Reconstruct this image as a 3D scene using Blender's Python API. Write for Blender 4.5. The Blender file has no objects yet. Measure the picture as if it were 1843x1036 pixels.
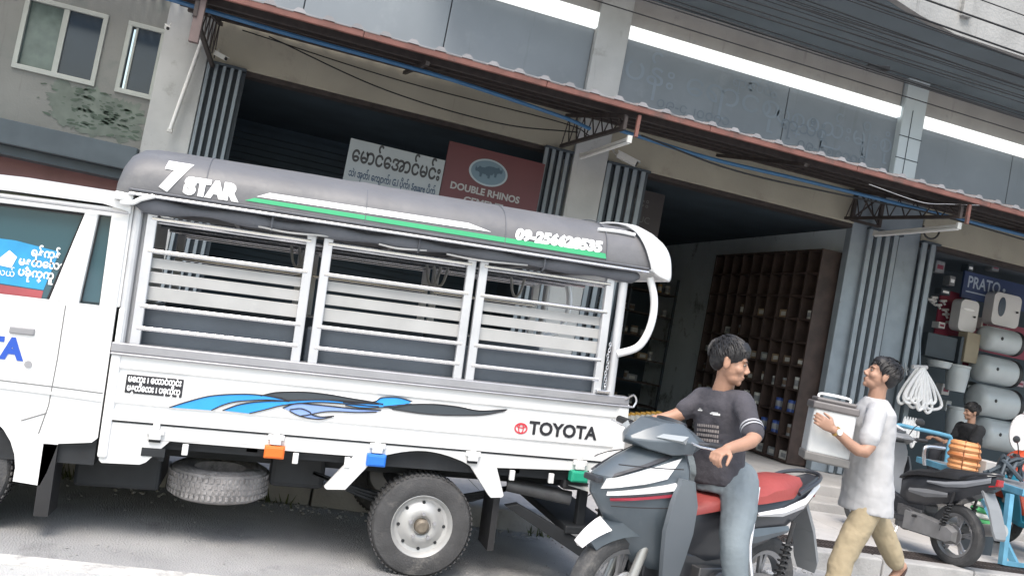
import bpy, bmesh, math, random
from mathutils import Vector, Matrix, Euler, noise as mnoise
from mathutils.geometry import tessellate_polygon
random.seed(7)
R = math.radians
SC = bpy.context.scene
COL = SC.collection

# ------------------------------------------------------------------ camera, sky, sun, exposure
YAW, PITCH, ROLL, FPX, CAMH = 15.2, 2.6, 10.8, 1550.0, 1.55
def cam_axes():
    y, p, r = R(YAW), R(PITCH), R(ROLL)
    f = Vector((math.sin(y)*math.cos(p), math.cos(y)*math.cos(p), math.sin(p)))
    rt = Vector((math.cos(y), -math.sin(y), 0)); u = rt.cross(f)
    return math.cos(r)*rt + math.sin(r)*u, -math.sin(r)*rt + math.cos(r)*u, f
CR, CU, CF = cam_axes()
cam = bpy.data.objects.new('camera', bpy.data.cameras.new('camera')); COL.objects.link(cam)
cam.matrix_world = Matrix(((CR.x, CU.x, -CF.x, 0), (CR.y, CU.y, -CF.y, 0), (CR.z, CU.z, -CF.z, CAMH), (0, 0, 0, 1)))
cam.data.sensor_width = 36; cam.data.lens = FPX*36/1843; cam.data.clip_end = 500; cam.data.clip_start = 0.05
SC.camera = cam
SUN_EL, SUN_AZ = 58, 205          # soft high sun behind thin cloud, from the street side
w = bpy.data.worlds.new('World'); SC.world = w; w.use_nodes = True
nt = w.node_tree; sky = nt.nodes.new('ShaderNodeTexSky'); sky.sky_type = 'NISHITA'; sky.sun_disc = False
sky.sun_elevation = R(SUN_EL); sky.sun_rotation = R(SUN_AZ); sky.air_density = 1.6; sky.dust_density = 3.5; sky.ozone_density = 1.0
nt.links.new(sky.outputs[0], nt.nodes['Background'].inputs[0]); nt.nodes['Background'].inputs[1].default_value = 0.15
sun = bpy.data.objects.new('sun', bpy.data.lights.new('sun', 'SUN')); COL.objects.link(sun)
sun.data.energy = 1.5; sun.data.angle = R(25); sun.data.color = (1, .97, .92)
sd = Vector((math.sin(R(SUN_AZ))*math.cos(R(SUN_EL)), math.cos(R(SUN_AZ))*math.cos(R(SUN_EL)), math.sin(R(SUN_EL))))
sun.rotation_euler = sd.to_track_quat('Z', 'Y').to_euler(); sun.location = (0, -5, 12)
SC.view_settings.view_transform = 'Standard'; SC.view_settings.look = 'None'
SC.view_settings.exposure = 1.05; SC.view_settings.gamma = 1

def at(px, py, Y):                 # point of the plane y=Y seen at a spot of the photograph (used to measure the place)
    d = CF*FPX + CR*(px-921.5) - CU*(py-518.0)
    return Vector((0, 0, CAMH)) + d*(Y/d.y)

# ------------------------------------------------------------------ materials
MATS = {}
def mat(name, col, rough=.6, metal=0., var=.12, vs=3., bump=0., bs=40., trans=0., emit=0., coat=0., dirt=None, streak=None):
    if name in MATS: return MATS[name]
    m = bpy.data.materials.new(name); m.use_nodes = True; n = m.node_tree; b = n.nodes['Principled BSDF']
    tc = n.nodes.new('ShaderNodeTexCoord'); L = n.links.new
    if len(col) == 3: col = (*col, 1)
    out = None
    if var > 0:
        nz = n.nodes.new('ShaderNodeTexNoise'); nz.inputs['Scale'].default_value = vs; nz.inputs['Detail'].default_value = 6
        L(tc.outputs['Object'], nz.inputs['Vector'])
        rp = n.nodes.new('ShaderNodeValToRGB'); rp.color_ramp.elements[0].position = .3; rp.color_ramp.elements[1].position = .7
        rp.color_ramp.elements[0].color = [c*(1-var) for c in col[:3]]+[1]; rp.color_ramp.elements[1].color = [min(1, c*(1+var)) for c in col[:3]]+[1]
        L(nz.outputs['Fac'], rp.inputs['Fac']); out = rp.outputs['Color']
    for dd, stretch in ((dirt, False), (streak, True)):           # blotches or rain streaks of a second colour: (colour, scale, threshold)
        if not dd: continue
        dc, ds, th = dd
        n2 = n.nodes.new('ShaderNodeTexNoise'); n2.inputs['Scale'].default_value = ds; n2.inputs['Detail'].default_value = 8; n2.inputs['Roughness'].default_value = .7
        if stretch:
            mp = n.nodes.new('ShaderNodeMapping'); mp.inputs['Scale'].default_value = (1, 1, .07); L(tc.outputs['Object'], mp.inputs['Vector']); L(mp.outputs[0], n2.inputs['Vector'])
        else: L(tc.outputs['Object'], n2.inputs['Vector'])
        r2 = n.nodes.new('ShaderNodeValToRGB'); r2.color_ramp.elements[0].position = th; r2.color_ramp.elements[1].position = min(1, th+.14)
        L(n2.outputs['Fac'], r2.inputs['Fac'])
        mx = n.nodes.new('ShaderNodeMix'); mx.data_type = 'RGBA'
        L(r2.outputs['Color'], mx.inputs[0])
        if out: L(out, mx.inputs[6])
        else: mx.inputs[6].default_value = col
        mx.inputs[7].default_value = (*dc, 1); out = mx.outputs[2]
    if out: L(out, b.inputs['Base Color'])
    else: b.inputs['Base Color'].default_value = col
    b.inputs['Roughness'].default_value = rough; b.inputs['Metallic'].default_value = metal
    if trans: b.inputs['Transmission Weight'].default_value = trans
    if coat: b.inputs['Coat Weight'].default_value = coat; b.inputs['Coat Roughness'].default_value = .08
    if emit: b.inputs['Emission Color'].default_value = col; b.inputs['Emission Strength'].default_value = emit
    if bump:
        nb = n.nodes.new('ShaderNodeTexNoise'); nb.inputs['Scale'].default_value = bs; nb.inputs['Detail'].default_value = 4
        L(tc.outputs['Object'], nb.inputs['Vector'])
        bp = n.nodes.new('ShaderNodeBump'); bp.inputs['Strength'].default_value = bump; bp.inputs['Distance'].default_value = .02
        L(nb.outputs['Fac'], bp.inputs['Height']); L(bp.outputs['Normal'], b.inputs['Normal'])
    MATS[name] = m; return m

M_asph = mat('asphalt', (.34, .34, .342), .88, var=.24, vs=1.3, bump=1., bs=90, dirt=((.21, .21, .212), 1.7, .56))
M_road2 = mat('pale_road', (.45, .45, .445), .85, var=.12, vs=1.1, bump=.7, bs=110, dirt=((.27, .265, .26), 1.9, .56))
M_paint = mat('road_paint', (.55, .54, .52), .8, var=.12, vs=6, bump=.5, bs=100, dirt=((.33, .325, .32), 7, .50))
M_conc = mat('concrete', (.34, .33, .32), .85, var=.14, vs=1.7, bump=.3, bs=60, dirt=((.24, .235, .23), 3, .58), streak=((.17, .165, .16), 5, .60))
M_pave = mat('pavement_concrete', (.40, .39, .385), .85, var=.12, vs=1.4, bump=.35, bs=70, dirt=((.27, .26, .25), 2.3, .56))
M_kerb = mat('kerb_stone', (.33, .325, .32), .85, var=.15, vs=4, bump=.3, bs=50, dirt=((.2, .2, .19), 5, .6))
M_cladding = mat('grey_cladding', (.185, .212, .238), .45, var=.13, vs=.9, bump=.06, bs=3, dirt=((.215, .245, .27), 1.3, .55), streak=((.135, .155, .17), 5, .60))
M_colstone = mat('column_plaster', (.42, .43, .43), .8, var=.12, vs=2, bump=.15, bs=30, dirt=((.28, .28, .27), 3, .57), streak=((.19, .19, .18), 6, .60))
M_colblue = mat('column_panel', (.48, .54, .57), .5, var=.06, vs=1.2, dirt=((.38, .44, .46), 2, .6))
M_cream = mat('cream_plaster', (.36, .335, .27), .85, var=.10, vs=1.5, bump=.15, bs=40, dirt=((.28, .255, .21), 2.2, .57), streak=((.20, .18, .15), 4, .62))
M_whitep = mat('white_strip', (.86, .87, .87), .5, var=.04, vs=2)
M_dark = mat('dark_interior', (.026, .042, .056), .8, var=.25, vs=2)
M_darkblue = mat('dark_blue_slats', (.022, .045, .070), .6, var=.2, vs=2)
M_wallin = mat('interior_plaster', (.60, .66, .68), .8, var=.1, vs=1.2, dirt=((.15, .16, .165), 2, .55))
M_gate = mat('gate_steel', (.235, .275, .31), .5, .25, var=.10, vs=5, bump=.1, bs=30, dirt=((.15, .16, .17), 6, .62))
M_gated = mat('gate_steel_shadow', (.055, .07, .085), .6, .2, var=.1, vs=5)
M_wood = mat('dark_wood', (.040, .026, .022), .65, var=.35, vs=6, bump=.15, bs=25)
M_redsheet = mat('red_sheet', (.18, .075, .06), .65, var=.25, vs=5, dirt=((.085, .055, .048), 3.2, .52))
M_sheet = mat('zinc_underside', (.23, .20, .19), .7, var=.18, vs=3, dirt=((.15, .10, .085), 4, .58))
M_rust = mat('rusty_steel', (.045, .036, .034), .7, .2, var=.3, vs=12)
M_bluepipe = mat('blue_pipe', (.035, .13, .27), .4, var=.1, vs=6)
M_brown = mat('brown_paint', (.12, .085, .08), .6, var=.2, vs=5)
M_black = mat('black_plastic', (.02, .02, .022), .45, var=.15, vs=8)
M_rubber = mat('tyre_rubber', (.055, .055, .057), .85, var=.2, vs=12, bump=.3, bs=90, dirt=((.12, .115, .11), 7, .55))
M_dustyrub = mat('dusty_tyre', (.26, .25, .25), .9, var=.25, vs=10, bump=.5, bs=60, dirt=((.09, .09, .09), 8, .55))
M_cable = mat('cable', (.010, .011, .013), .8, var=0)
M_white = mat('truck_white', (.72, .72, .715), .30, var=.05, vs=1.5, coat=.3, bump=.05, bs=2.5, dirt=((.52, .50, .47), 4.5, .64), streak=((.55, .53, .50), 9, .66))
M_whited = mat('truck_white_sill', (.66, .66, .655), .38, var=.06, vs=3, bump=.05, bs=5, dirt=((.42, .40, .37), 6, .62))
M_alu = mat('aluminium_rail', (.36, .36, .38), .38, .55, var=.10, vs=5)
M_steel = mat('stainless_tube', (.66, .66, .68), .24, .85, var=.05, vs=8)
M_post = mat('painted_tube', (.52, .53, .55), .35, .25, var=.08, vs=6)
M_slat = mat('pale_slat', (.38, .38, .375), .5, .1, var=.10, vs=4, dirt=((.42, .42, .41), 6, .62))
M_roof = mat('grey_vinyl', (.118, .118, .125), .50, var=.14, vs=2.5, bump=.7, bs=4.5, dirt=((.155, .154, .156), 2.2, .56))
M_roofd = mat('grey_canvas', (.10, .105, .12), .6, var=.15, vs=5, bump=.3, bs=18)
M_seat = mat('slate_vinyl', (.060, .075, .095), .5, var=.12, vs=4, bump=.2, bs=14)
M_under = mat('chassis_black', (.014, .016, .019), .7, var=.3, vs=8)
M_glass = mat('dark_glass', (.045, .095, .115), .06, var=0, coat=.3)
M_green = mat('green_stripe', (.045, .36, .16), .4, var=.04)
M_letter = mat('white_letter', (.85, .85, .85), .4, var=0)
M_letk = mat('black_letter', (.02, .02, .025), .5, var=0)
M_blue = mat('blue_vinyl', (.03, .30, .78), .35, var=.1, vs=6)
M_lblue = mat('pale_blue_vinyl', (.22, .33, .62), .35, var=.1, vs=6)
M_navy = mat('navy_letter', (.02, .08, .42), .4, var=0)
M_redl = mat('red_letter', (.55, .04, .06), .4, var=0)
M_orange = mat('orange_plastic', (.72, .15, .02), .4, var=.06)
M_sblue = mat('blue_sticker', (.03, .27, .52), .3, var=.12, vs=9)
M_gplast = mat('green_plastic', (.02, .33, .2), .4, var=.06)
M_bplast = mat('bright_blue_plastic', (.02, .16, .62), .4, var=.06)
M_tube = mat('lamp_tube', (.80, .80, .79), .4, var=0)
M_camw = mat('camera_white', (.58, .58, .56), .4, var=.04)

# ------------------------------------------------------------------ mesh building
class MB:
    def __init__(s): s.v = []; s.f = []; s.mi = []; s.cur = 0
    def face(s, idx): s.f.append(tuple(idx)); s.mi.append(s.cur)
    def add(s, vs, fs):
        o = len(s.v); s.v += [Vector(p) for p in vs]
        for f in fs: s.face([i+o for i in f])
        return s
    def box(s, x0, x1, y0, y1, z0, z1, m=None):
        p = [Vector((x, y, z)) for z in (z0, z1) for y in (y0, y1) for x in (x0, x1)]
        if m: p = [m @ q for q in p]
        return s.add(p, [(0, 2, 3, 1), (4, 5, 7, 6), (0, 1, 5, 4), (2, 6, 7, 3), (0, 4, 6, 2), (1, 3, 7, 5)])
    def bar(s, a, b, wx, wz=None, up=(0, 0, 1)):           # rectangular bar from a to b
        a, b = Vector(a), Vector(b); d = (b-a).normalized(); u = Vector(up)
        if abs(d.dot(u)) > .95: u = Vector((0, 1, 0))
        r = d.cross(u).normalized(); u = r.cross(d); wz = wz or wx
        p = [q + r*sx*wx/2 + u*sz*wz/2 for q in (a, b) for sz in (-1, 1) for sx in (-1, 1)]
        return s.add(p, [(0, 2, 3, 1), (4, 5, 7, 6), (0, 1, 5, 4), (2, 6, 7, 3), (0, 4, 6, 2), (1, 3, 7, 5)])
    def loft(s, rings, cap=True, closed=False):
        n = len(rings[0]); o = len(s.v)
        for r in rings: s.v += [Vector(p) for p in r]
        k = len(rings)
        for i in range(k if closed else k-1):
            a = o+i*n; b = o+((i+1) % k)*n
            for j in range(n): s.face((a+j, a+(j+1) % n, b+(j+1) % n, b+j))
        if cap and not closed:
            s.face(tuple(range(o+n-1, o-1, -1))); s.face(tuple(range(o+(k-1)*n, o+k*n)))
        return s
    def tube(s, pts, r, n=8, closed=False, cap=True):
        pts = [Vector(p) for p in pts]; k = len(pts); rr = r if isinstance(r, (list, tuple)) else [r]*k
        rings = []; u = None
        for i, p in enumerate(pts):
            if closed: d = (pts[(i+1) % k]-pts[i-1])
            else: d = pts[min(i+1, k-1)]-pts[max(i-1, 0)]
            d.normalize()
            if u is None:
                u = Vector((0, 0, 1)) if abs(d.z) < .9 else Vector((0, 1, 0))
            u = (u-d*u.dot(d)).normalized(); v = d.cross(u)
            rings.append([p+(u*math.cos(t)+v*math.sin(t))*rr[i] for t in [2*math.pi*j/n for j in range(n)]])
        return s.loft(rings, cap, closed)
    def ball(s, c, r, n=16, m=None):
        if not isinstance(r, (list, tuple)): r = (r, r, r)
        rings = []; h = n//2
        for i in range(h+1):
            ph = math.pi*min(max(i/h, .012), .988); rings.append([(r[0]*math.sin(ph)*math.cos(2*math.pi*j/n), r[1]*math.sin(ph)*math.sin(2*math.pi*j/n), -r[2]*math.cos(ph)) for j in range(n)])
        c = Vector(c); rings = [[(m @ Vector(p) if m else Vector(p))+c for p in q] for q in rings]
        return s.loft(rings)
    def lathe(s, prof, c=(0, 0, 0), axis='Z', n=32, closed=True):   # prof: (radius, height) list
        c = Vector(c); rings = []
        for j in range(n):
            t = 2*math.pi*j/n; ring = []
            for r, h in prof:
                a, b = r*math.cos(t), r*math.sin(t)
                ring.append(c+Vector({'Z': (a, b, h), 'Y': (a, h, b), 'X': (h, a, b)}[axis]))
            rings.append(ring)
        o = len(s.v); k = len(prof)
        for q in rings: s.v += q
        for j in range(n):
            a = o+j*k; b = o+((j+1) % n)*k
            for i in range(k if closed else k-1): s.face((a+i, a+(i+1) % k, b+(i+1) % k, b+i))
        return s
    def prism(s, poly, y0, y1, plane='XZ'):                  # 2-D outline extruded
        def P(a, b, d): return {'XZ': (a, d, b), 'XY': (a, b, d), 'YZ': (d, a, b)}[plane]
        n = len(poly); o = len(s.v)
        s.v += [Vector(P(a, b, y0)) for a, b in poly]+[Vector(P(a, b, y1)) for a, b in poly]
        if n > 4:
            for t in tessellate_polygon([[Vector((a, b, 0)) for a, b in poly]]): s.face([o+i for i in t]); s.face([o+n+i for i in t[::-1]])
        else: s.face(tuple(range(o, o+n))); s.face(tuple(range(o+2*n-1, o+n-1, -1)))
        for i in range(n): s.face((o+i, o+n+i, o+n+(i+1) % n, o+(i+1) % n))
        return s
    def sheet(s, poly, y, plane='XZ'):
        def P(a, b): return {'XZ': (a, y, b), 'XY': (a, b, y), 'YZ': (y, a, b)}[plane]
        return s.add([P(a, b) for a, b in poly], [tuple(t) for t in tessellate_polygon([[Vector((a, b, 0)) for a, b in poly]])])
    def xform(s, fn): s.v = [Vector(fn(p)) for p in s.v]; return s
    def build(s, name, m, parent=None, smooth=35, bevel=0, world=False, fixn=True):
        me = bpy.data.meshes.new(name); bm = bmesh.new()
        off = Vector(parent.location) if (world and parent) else Vector((0, 0, 0))
        vs = [bm.verts.new(p-off) for p in s.v]
        for f, k in zip(s.f, s.mi):
            try: q = bm.faces.new([vs[i] for i in f]); q.material_index = k
            except ValueError: pass
        bm.verts.ensure_lookup_table()
        ng = [f for f in bm.faces if len(f.verts) > 4]
        if ng: bmesh.ops.triangulate(bm, faces=ng, ngon_method='EAR_CLIP')
        if fixn: bmesh.ops.recalc_face_normals(bm, faces=bm.faces[:])
        bm.to_mesh(me); bm.free()
        for x in (m if isinstance(m, (list, tuple)) else [m]): me.materials.append(x)
        o = bpy.data.objects.new(name, me); COL.objects.link(o)
        if parent: o.parent = parent
        if smooth:
            me.polygons.foreach_set('use_smooth', [True]*len(me.polygons)); me.set_sharp_from_angle(angle=R(smooth))
        if bevel:
            b = o.modifiers.new('bevel', 'BEVEL'); b.width = bevel; b.segments = 2; b.limit_method = 'ANGLE'; b.angle_limit = R(40)
        return o
def tag(o, label=None, cat=None, group=None, kind=None):
    for k, v in (('label', label), ('category', cat), ('group', group), ('kind', kind)):
        if v: o[k] = v
    return o
def thing(name, label, cat, loc=(0, 0, 0), rz=0, group=None):
    o = bpy.data.objects.new(name, None); COL.objects.link(o); o.location = loc; o.rotation_euler = (0, 0, rz); o.empty_display_size = .1
    return tag(o, label, cat, group)
KIDS = {}
def copy_tree(o, parent=None):
    c = o.copy(); COL.objects.link(c)
    if parent: c.parent = parent
    for ch in [k for k in bpy.data.objects if k.parent == o]: copy_tree(ch, c)
    return c
TXT = {}
def text2d(body, size, bold=0., shear=0., align='CENTER', sx=1.):
    cu = bpy.data.curves.new('t', 'FONT'); cu.body = body; cu.size = size; cu.offset = bold; cu.shear = shear; cu.align_x = align; cu.align_y = 'CENTER'
    cu.resolution_u = 3; cu.fill_mode = 'FRONT'
    o = bpy.data.objects.new('t', cu); COL.objects.link(o); bpy.context.view_layer.update()
    me = bpy.data.meshes.new_from_object(o.evaluated_get(bpy.context.evaluated_depsgraph_get()))
    vs = [(v.co.x*sx, v.co.y) for v in me.vertices]; fs = [tuple(p.vertices) for p in me.polygons]
    bpy.data.objects.remove(o); bpy.data.curves.remove(cu); bpy.data.meshes.remove(me)
    return vs, fs
def text_on(mb, body, size, c, bold=0., shear=0., align='CENTER', sx=1., wrap=None, ang=0., fit=0.):   # lettering facing -Y
    vs, fs = text2d(body, size, bold, shear, align, sx); c = Vector(c); ca, sa = math.cos(ang), math.sin(ang)
    if fit:
        lo_, hi_ = min(v[0] for v in vs), max(v[0] for v in vs); vs = [((a-(lo_+hi_)/2)*fit/(hi_-lo_), b) for a, b in vs]
    if wrap:                                                   # cut into narrow rows so that it follows the curve
        bm = bmesh.new(); vv = [bm.verts.new((a, b, 0)) for a, b in vs]
        for f in fs:
            try: bm.faces.new([vv[i] for i in f])
            except ValueError: pass
        zs_ = [v[1] for v in vs]; z = min(zs_)
        while z < max(zs_):
            bmesh.ops.bisect_plane(bm, geom=bm.verts[:]+bm.edges[:]+bm.faces[:], plane_co=(0, z, 0), plane_no=(0, 1, 0)); z += .012
        bm.verts.index_update(); vs = [(v.co.x, v.co.y) for v in bm.verts]; fs = [tuple(v.index for v in f.verts) for f in bm.faces]; bm.free()
    out = []
    for a, b in vs:
        x, z = c.x+a*ca-b*sa, c.z+a*sa+b*ca
        out.append((x, wrap(x, z) if wrap else c.y, z))
    return mb.add(out, fs)
def smooth_line(pts, k=6):                                    # Catmull-Rom
    pts = [Vector(p) for p in pts]; P = [pts[0]*2-pts[1]]+pts+[pts[-1]*2-pts[-2]]; out = []
    for i in range(1, len(P)-2):
        for j in range(k):
            t = j/k; a, b, c, d = P[i-1], P[i], P[i+1], P[i+2]
            out.append(.5*((2*b)+(c-a)*t+(2*a-5*b+4*c-d)*t*t+(3*b-a-3*c+d)*t**3))
    return out+[pts[-1]]
def lerp(a, b, t): return a+(b-a)*t
# ------------------------------------------------------------------ ground
GZ = .14                                                     # pavement height
SF = .38                                                     # shop floor height
g = MB().box(-80, 80, 4.60, 6.45, -.3, 0).build('road', M_asph, smooth=0); tag(g, kind='structure')
g = MB().box(-80, 80, -60, 4.60, -.3, .002).build('road_near_lane', M_road2, smooth=0); tag(g, kind='structure')
g = MB().box(-80, 80, 4.56, 4.70, -.004, .006).build('road_line', M_paint, smooth=0); tag(g, kind='structure')
g = MB(); x = -40
while x < 40:
    L = random.uniform(.95, 1.05); g.box(x, x+L-.015, 6.45, 6.62, -.3, GZ+.02); x += L
g = g.build('kerb', M_kerb, smooth=0, bevel=.015); tag(g, kind='structure')
g = MB(); x = -20.
for k in range(24):
    for (y0, y1) in ((6.62, 7.55), (7.56, 8.6)):
        g.box(x, x+1.99, y0, y1, -.3, GZ)
    x += 2.
g = g.build('pavement', M_pave, smooth=0, bevel=.006); tag(g, kind='structure')
g = MB().box(-40, 40, 8.6, 9.15, -.3, .25).box(-40, 40, 9.15, 26, -.3, SF).build('shop_step', M_conc, smooth=0, bevel=.02); tag(g, kind='structure')
g = MB()                                                     # grating over the drain
x = 3.
while x < 11: g.box(x, x+.025, 6.66, 6.96, GZ, GZ+.012); x += .05
g.box(3, 11, 6.64, 6.66, GZ, GZ+.014).box(3, 11, 6.96, 6.98, GZ, GZ+.014).box(3, 11, 6.80, 6.82, GZ, GZ+.013)
tag(g.build('drain_grating', M_rust, smooth=0), 'long rusty drain grating let into the pavement by the kerb', 'grating')
g = MB()
def clump(x, y, n):
    for i in range(n):
        a = random.uniform(0, 6.28); l = random.uniform(.03, .13); bx, by = x+random.gauss(0, .09), y+random.gauss(0, .03)
        d = Vector((math.cos(a), math.sin(a), 0)); t = Vector((bx, by, 0))+d*l*.6+Vector((0, 0, l))
        s_ = Vector((-d.y, d.x, 0))*.008; z0 = Vector((bx, by, 0))
        g.add([z0-s_, z0+s_, t], [(0, 1, 2)])
for k in range(7): clump(random.choice([random.uniform(1.3, 3.2), random.uniform(-1.2, .4)]), 6.40, 18)
tag(g.build('weeds', mat('weed_green', (.07, .085, .035), .8, var=.4, vs=9), smooth=0, fixn=False), kind='stuff')
g = MB()
for k in range(420):                                          # grit and scraps along the gutter
    gx, gy = random.uniform(-2, 5), 6.42-abs(random.gauss(0, .14)); r_ = random.uniform(.004, .014)
    g.ball((gx, gy, r_*.5), (r_, r_*random.uniform(.6, 1.3), r_*.7), 6)
for k in range(700):
    gx, gy = random.uniform(-2.5, 4.5), random.uniform(4.2, 6.4); r_ = random.choice([.003, .004, .006, .009])
    g.ball((gx, gy, r_*.4), (r_, r_*random.uniform(.6, 1.4), r_*.6), 4)
tag(g.build('gutter_grit', M_kerb, smooth=0), kind='stuff')

# ------------------------------------------------------------------ the shop building
FY = 10.5
HZ0, HZ1 = 3.91, 4.30                                         # header beam over the shop fronts
ZT = 5.57
bld = thing('shop_building', 'long grey clad shophouse of tall open shop fronts with cream beams behind the truck', 'building', (3.5, FY, 0))
def W(mb, name, m, **k): return mb.build(name, m, bld, world=True, **k)
for (x0, x1) in ((-1.72, -1.22), (3.32, 3.78)):
    c = W(MB().box(x0, x1, FY-.06, FY+.45, SF, HZ1+.3), 'column', M_colstone, smooth=0, bevel=.012)
c = W(MB().box(7.62, 8.78, FY+.02, FY+.16, SF, HZ1+.3), 'column', M_gate, smooth=0, bevel=.012)
for (x0, x1) in ((-1.22, 3.32), (3.78, 7.62), (8.78, 15.)):
    h = W(MB().box(x0, x1, FY, FY+.22, HZ0, HZ1+.35), 'header_beam', M_cream, smooth=0, bevel=.01)
    W(MB().box(x0, x1, FY+.03, FY+.20, HZ0-.06, HZ0-.002), 'lintel_angle', M_rust, smooth=0)
W(MB().box(-1.72, 15, FY+.03, FY+.4, HZ1+.35, 4.72), 'band', M_conc, smooth=0)
# upper storey: panels between pilasters, white strip, brown band
def panels(xs, z0, z1):
    for a, b in zip(xs[:-1], xs[1:]):
        W(MB().box(a+.006, b-.006, FY+.06, FY+.2, z0, z1), 'cladding_panel', M_cladding, smooth=0, bevel=.006)
panels([-1.75, -.3, 1.42, 3.32], 4.70, ZT); panels([3.76, 6.27, 8.10], 4.70, ZT); panels([8.45, 10.2, 12.2, 15.], 4.70, ZT)
W(MB().box(-1.75, 15, FY+.21, FY+.4, 4.70, 7.6), 'back_wall', M_gated, smooth=0)
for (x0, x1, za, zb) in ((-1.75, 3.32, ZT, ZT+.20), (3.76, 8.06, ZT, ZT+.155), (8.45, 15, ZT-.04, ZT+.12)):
    W(MB().box(x0, x1, FY-.02, FY+.2, za, zb), 'glowing_white_strip', mat('glow_white', (.90, .92, .91), .35, var=0, emit=.42), smooth=0, bevel=.006)  # plain white strip with an added glow to stay bright under the balcony
    W(MB().box(x0, x1, FY+.03, FY+.2, zb+.004, zb+.42), 'brown_band', M_conc, smooth=0)
    W(MB().box(x0, x1, FY+.05, FY+.2, zb+.43, 6.75), 'upper_panel', mat('slate_panel', (.12, .15, .17), .5, var=.12, vs=2, dirt=((.16, .17, .18), 2, .55)), smooth=0)
pm = MB().box(3.32, 3.76, FY-.04, FY+.3, 4.60, 6.9); W(pm, 'pilaster', M_colstone, smooth=0, bevel=.01)
pm = MB().box(8.08, 8.45, FY-.05, FY+.3, 4.60, 6.9); p = W(pm, 'pilaster', M_colblue, smooth=0, bevel=.01)
q = MB()
for z in (4.98, 5.3): q.box(8.075, 8.455, FY-.056, FY-.04, z, z+.012)
q.box(8.225, 8.235, FY-.056, FY-.04, 4.7, 5.7); q.build('panel_joint', M_gated, p, smooth=0).matrix_parent_inverse = Matrix.Translation(-bld.location)
# ghost of removed lettering on the panels
gl = mat('ghost_letter', (.195, .235, .275), .55, var=.1); gl2 = mat('ghost_letter_dark', (.14, .175, .21), .55, var=.1)
t = MB(); text_on(t, 'ပန်း \u1031ရာင်စုံ', .44, (5.0, FY+.056, 5.2), sx=1.1); text_on(t, 'ပစ္စည်းမျိုးစုံ', .36, (7.1, FY+.056, 5.15)); text_on(t, 'ရာဇဝင်', .2, (5.7, FY+.056, 5.42))
W(t, 'faded_lettering', gl, smooth=0)
t = MB(); text_on(t, '၀၉-၄၂၀၀၇၁', .2, (4.9, FY+.055, 4.86)); text_on(t, '၀၉-၆၅၀၇၀၀', .2, (7.1, FY+.055, 4.83)); text_on(t, 'ရာသီစုံ', .26, (6.6, FY+.055, 5.05))
W(t, 'faded_lettering', gl2, smooth=0)
# rolled balcony slab and parapet high at right
A_, B_, C_ = at(1590, 0, 8.15), at(1707, 68, 9.0), at(1843, 112, 9.0)
zb = 6.15; bx = [(4.2, 7.2), (5.6, 7.95), (6.5, 8.55), (7.35, 9.02)]
def atz(px, py, Z):
    d = CF*FPX + CR*(px-921.5) - CU*(py-518.0); q = Vector((0, 0, CAMH))+d*((Z-CAMH)/d.z); return (q.x, q.y)
c1, c0 = atz(1707, 68, zb), atz(1590, 0, zb)
cm = ((c0[0]+c1[0])/2-.03, (c0[1]+c1[1])/2+.02)
so = [(1.0, c0[1]+.9), (c0[0]-2.4, c0[1]+.55), (c0[0]-1.2, c0[1]+.12), (c0[0]-.5, c0[1]-.05), c0, cm, c1]
plan = so+[(15, c1[1]), (15, 10.7), (1.0, 10.7)]
W(MB().prism(plan, zb, zb+.16, 'XY'), 'balcony_slab', mat('slate_soffit', (.13, .165, .19), .7, var=.15, vs=1.2), smooth=0)
wl = MB(); pc = mat('pale_concrete', (.30, .30, .297), .85, var=.14, vs=2, bump=.35, bs=30, dirt=((.24, .24, .235), 2.6, .55), streak=((.16, .16, .155), 4, .60))
wl.loft([[(x, y-.10, zb+.02), (x, y+.06, zb+.02), (x, y+.06, zb+1.5), (x, y-.10, zb+1.5)] for x, y in so+[(15, c1[1])]])
W(wl, 'balcony_parapet', pc, smooth=30)
W(MB().box(c1[0]+.02, c1[0]+.16, c1[1]-.16, c1[1], zb+.25, zb+1.5), 'parapet_rib', pc, smooth=0, bevel=.01)
# interiors
def inner(mb, name, m, **k): return W(mb, name, m, smooth=0, **k)
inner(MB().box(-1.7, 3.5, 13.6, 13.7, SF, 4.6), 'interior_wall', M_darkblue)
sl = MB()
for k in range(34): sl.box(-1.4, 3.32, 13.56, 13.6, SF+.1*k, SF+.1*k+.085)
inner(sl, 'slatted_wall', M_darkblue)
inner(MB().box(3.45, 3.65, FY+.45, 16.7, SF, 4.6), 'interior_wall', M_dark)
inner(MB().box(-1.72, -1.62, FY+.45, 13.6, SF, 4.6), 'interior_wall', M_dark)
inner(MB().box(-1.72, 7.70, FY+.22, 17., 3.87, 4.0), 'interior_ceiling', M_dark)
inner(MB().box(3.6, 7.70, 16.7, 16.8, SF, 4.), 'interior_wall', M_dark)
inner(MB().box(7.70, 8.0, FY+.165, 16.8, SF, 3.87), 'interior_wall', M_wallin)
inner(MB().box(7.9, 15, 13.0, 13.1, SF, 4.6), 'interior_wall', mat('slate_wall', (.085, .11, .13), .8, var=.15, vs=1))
inner(MB().box(14.9, 15.1, FY-.1, 13.1, SF, 4.6), 'interior_wall', M_gate)
inner(MB().box(7.9, 15, FY+.22, 13.1, 4.05, 4.15), 'interior_ceiling', mat('slate_ceiling', (.10, .12, .14), .8, var=.15, vs=1))

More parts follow.
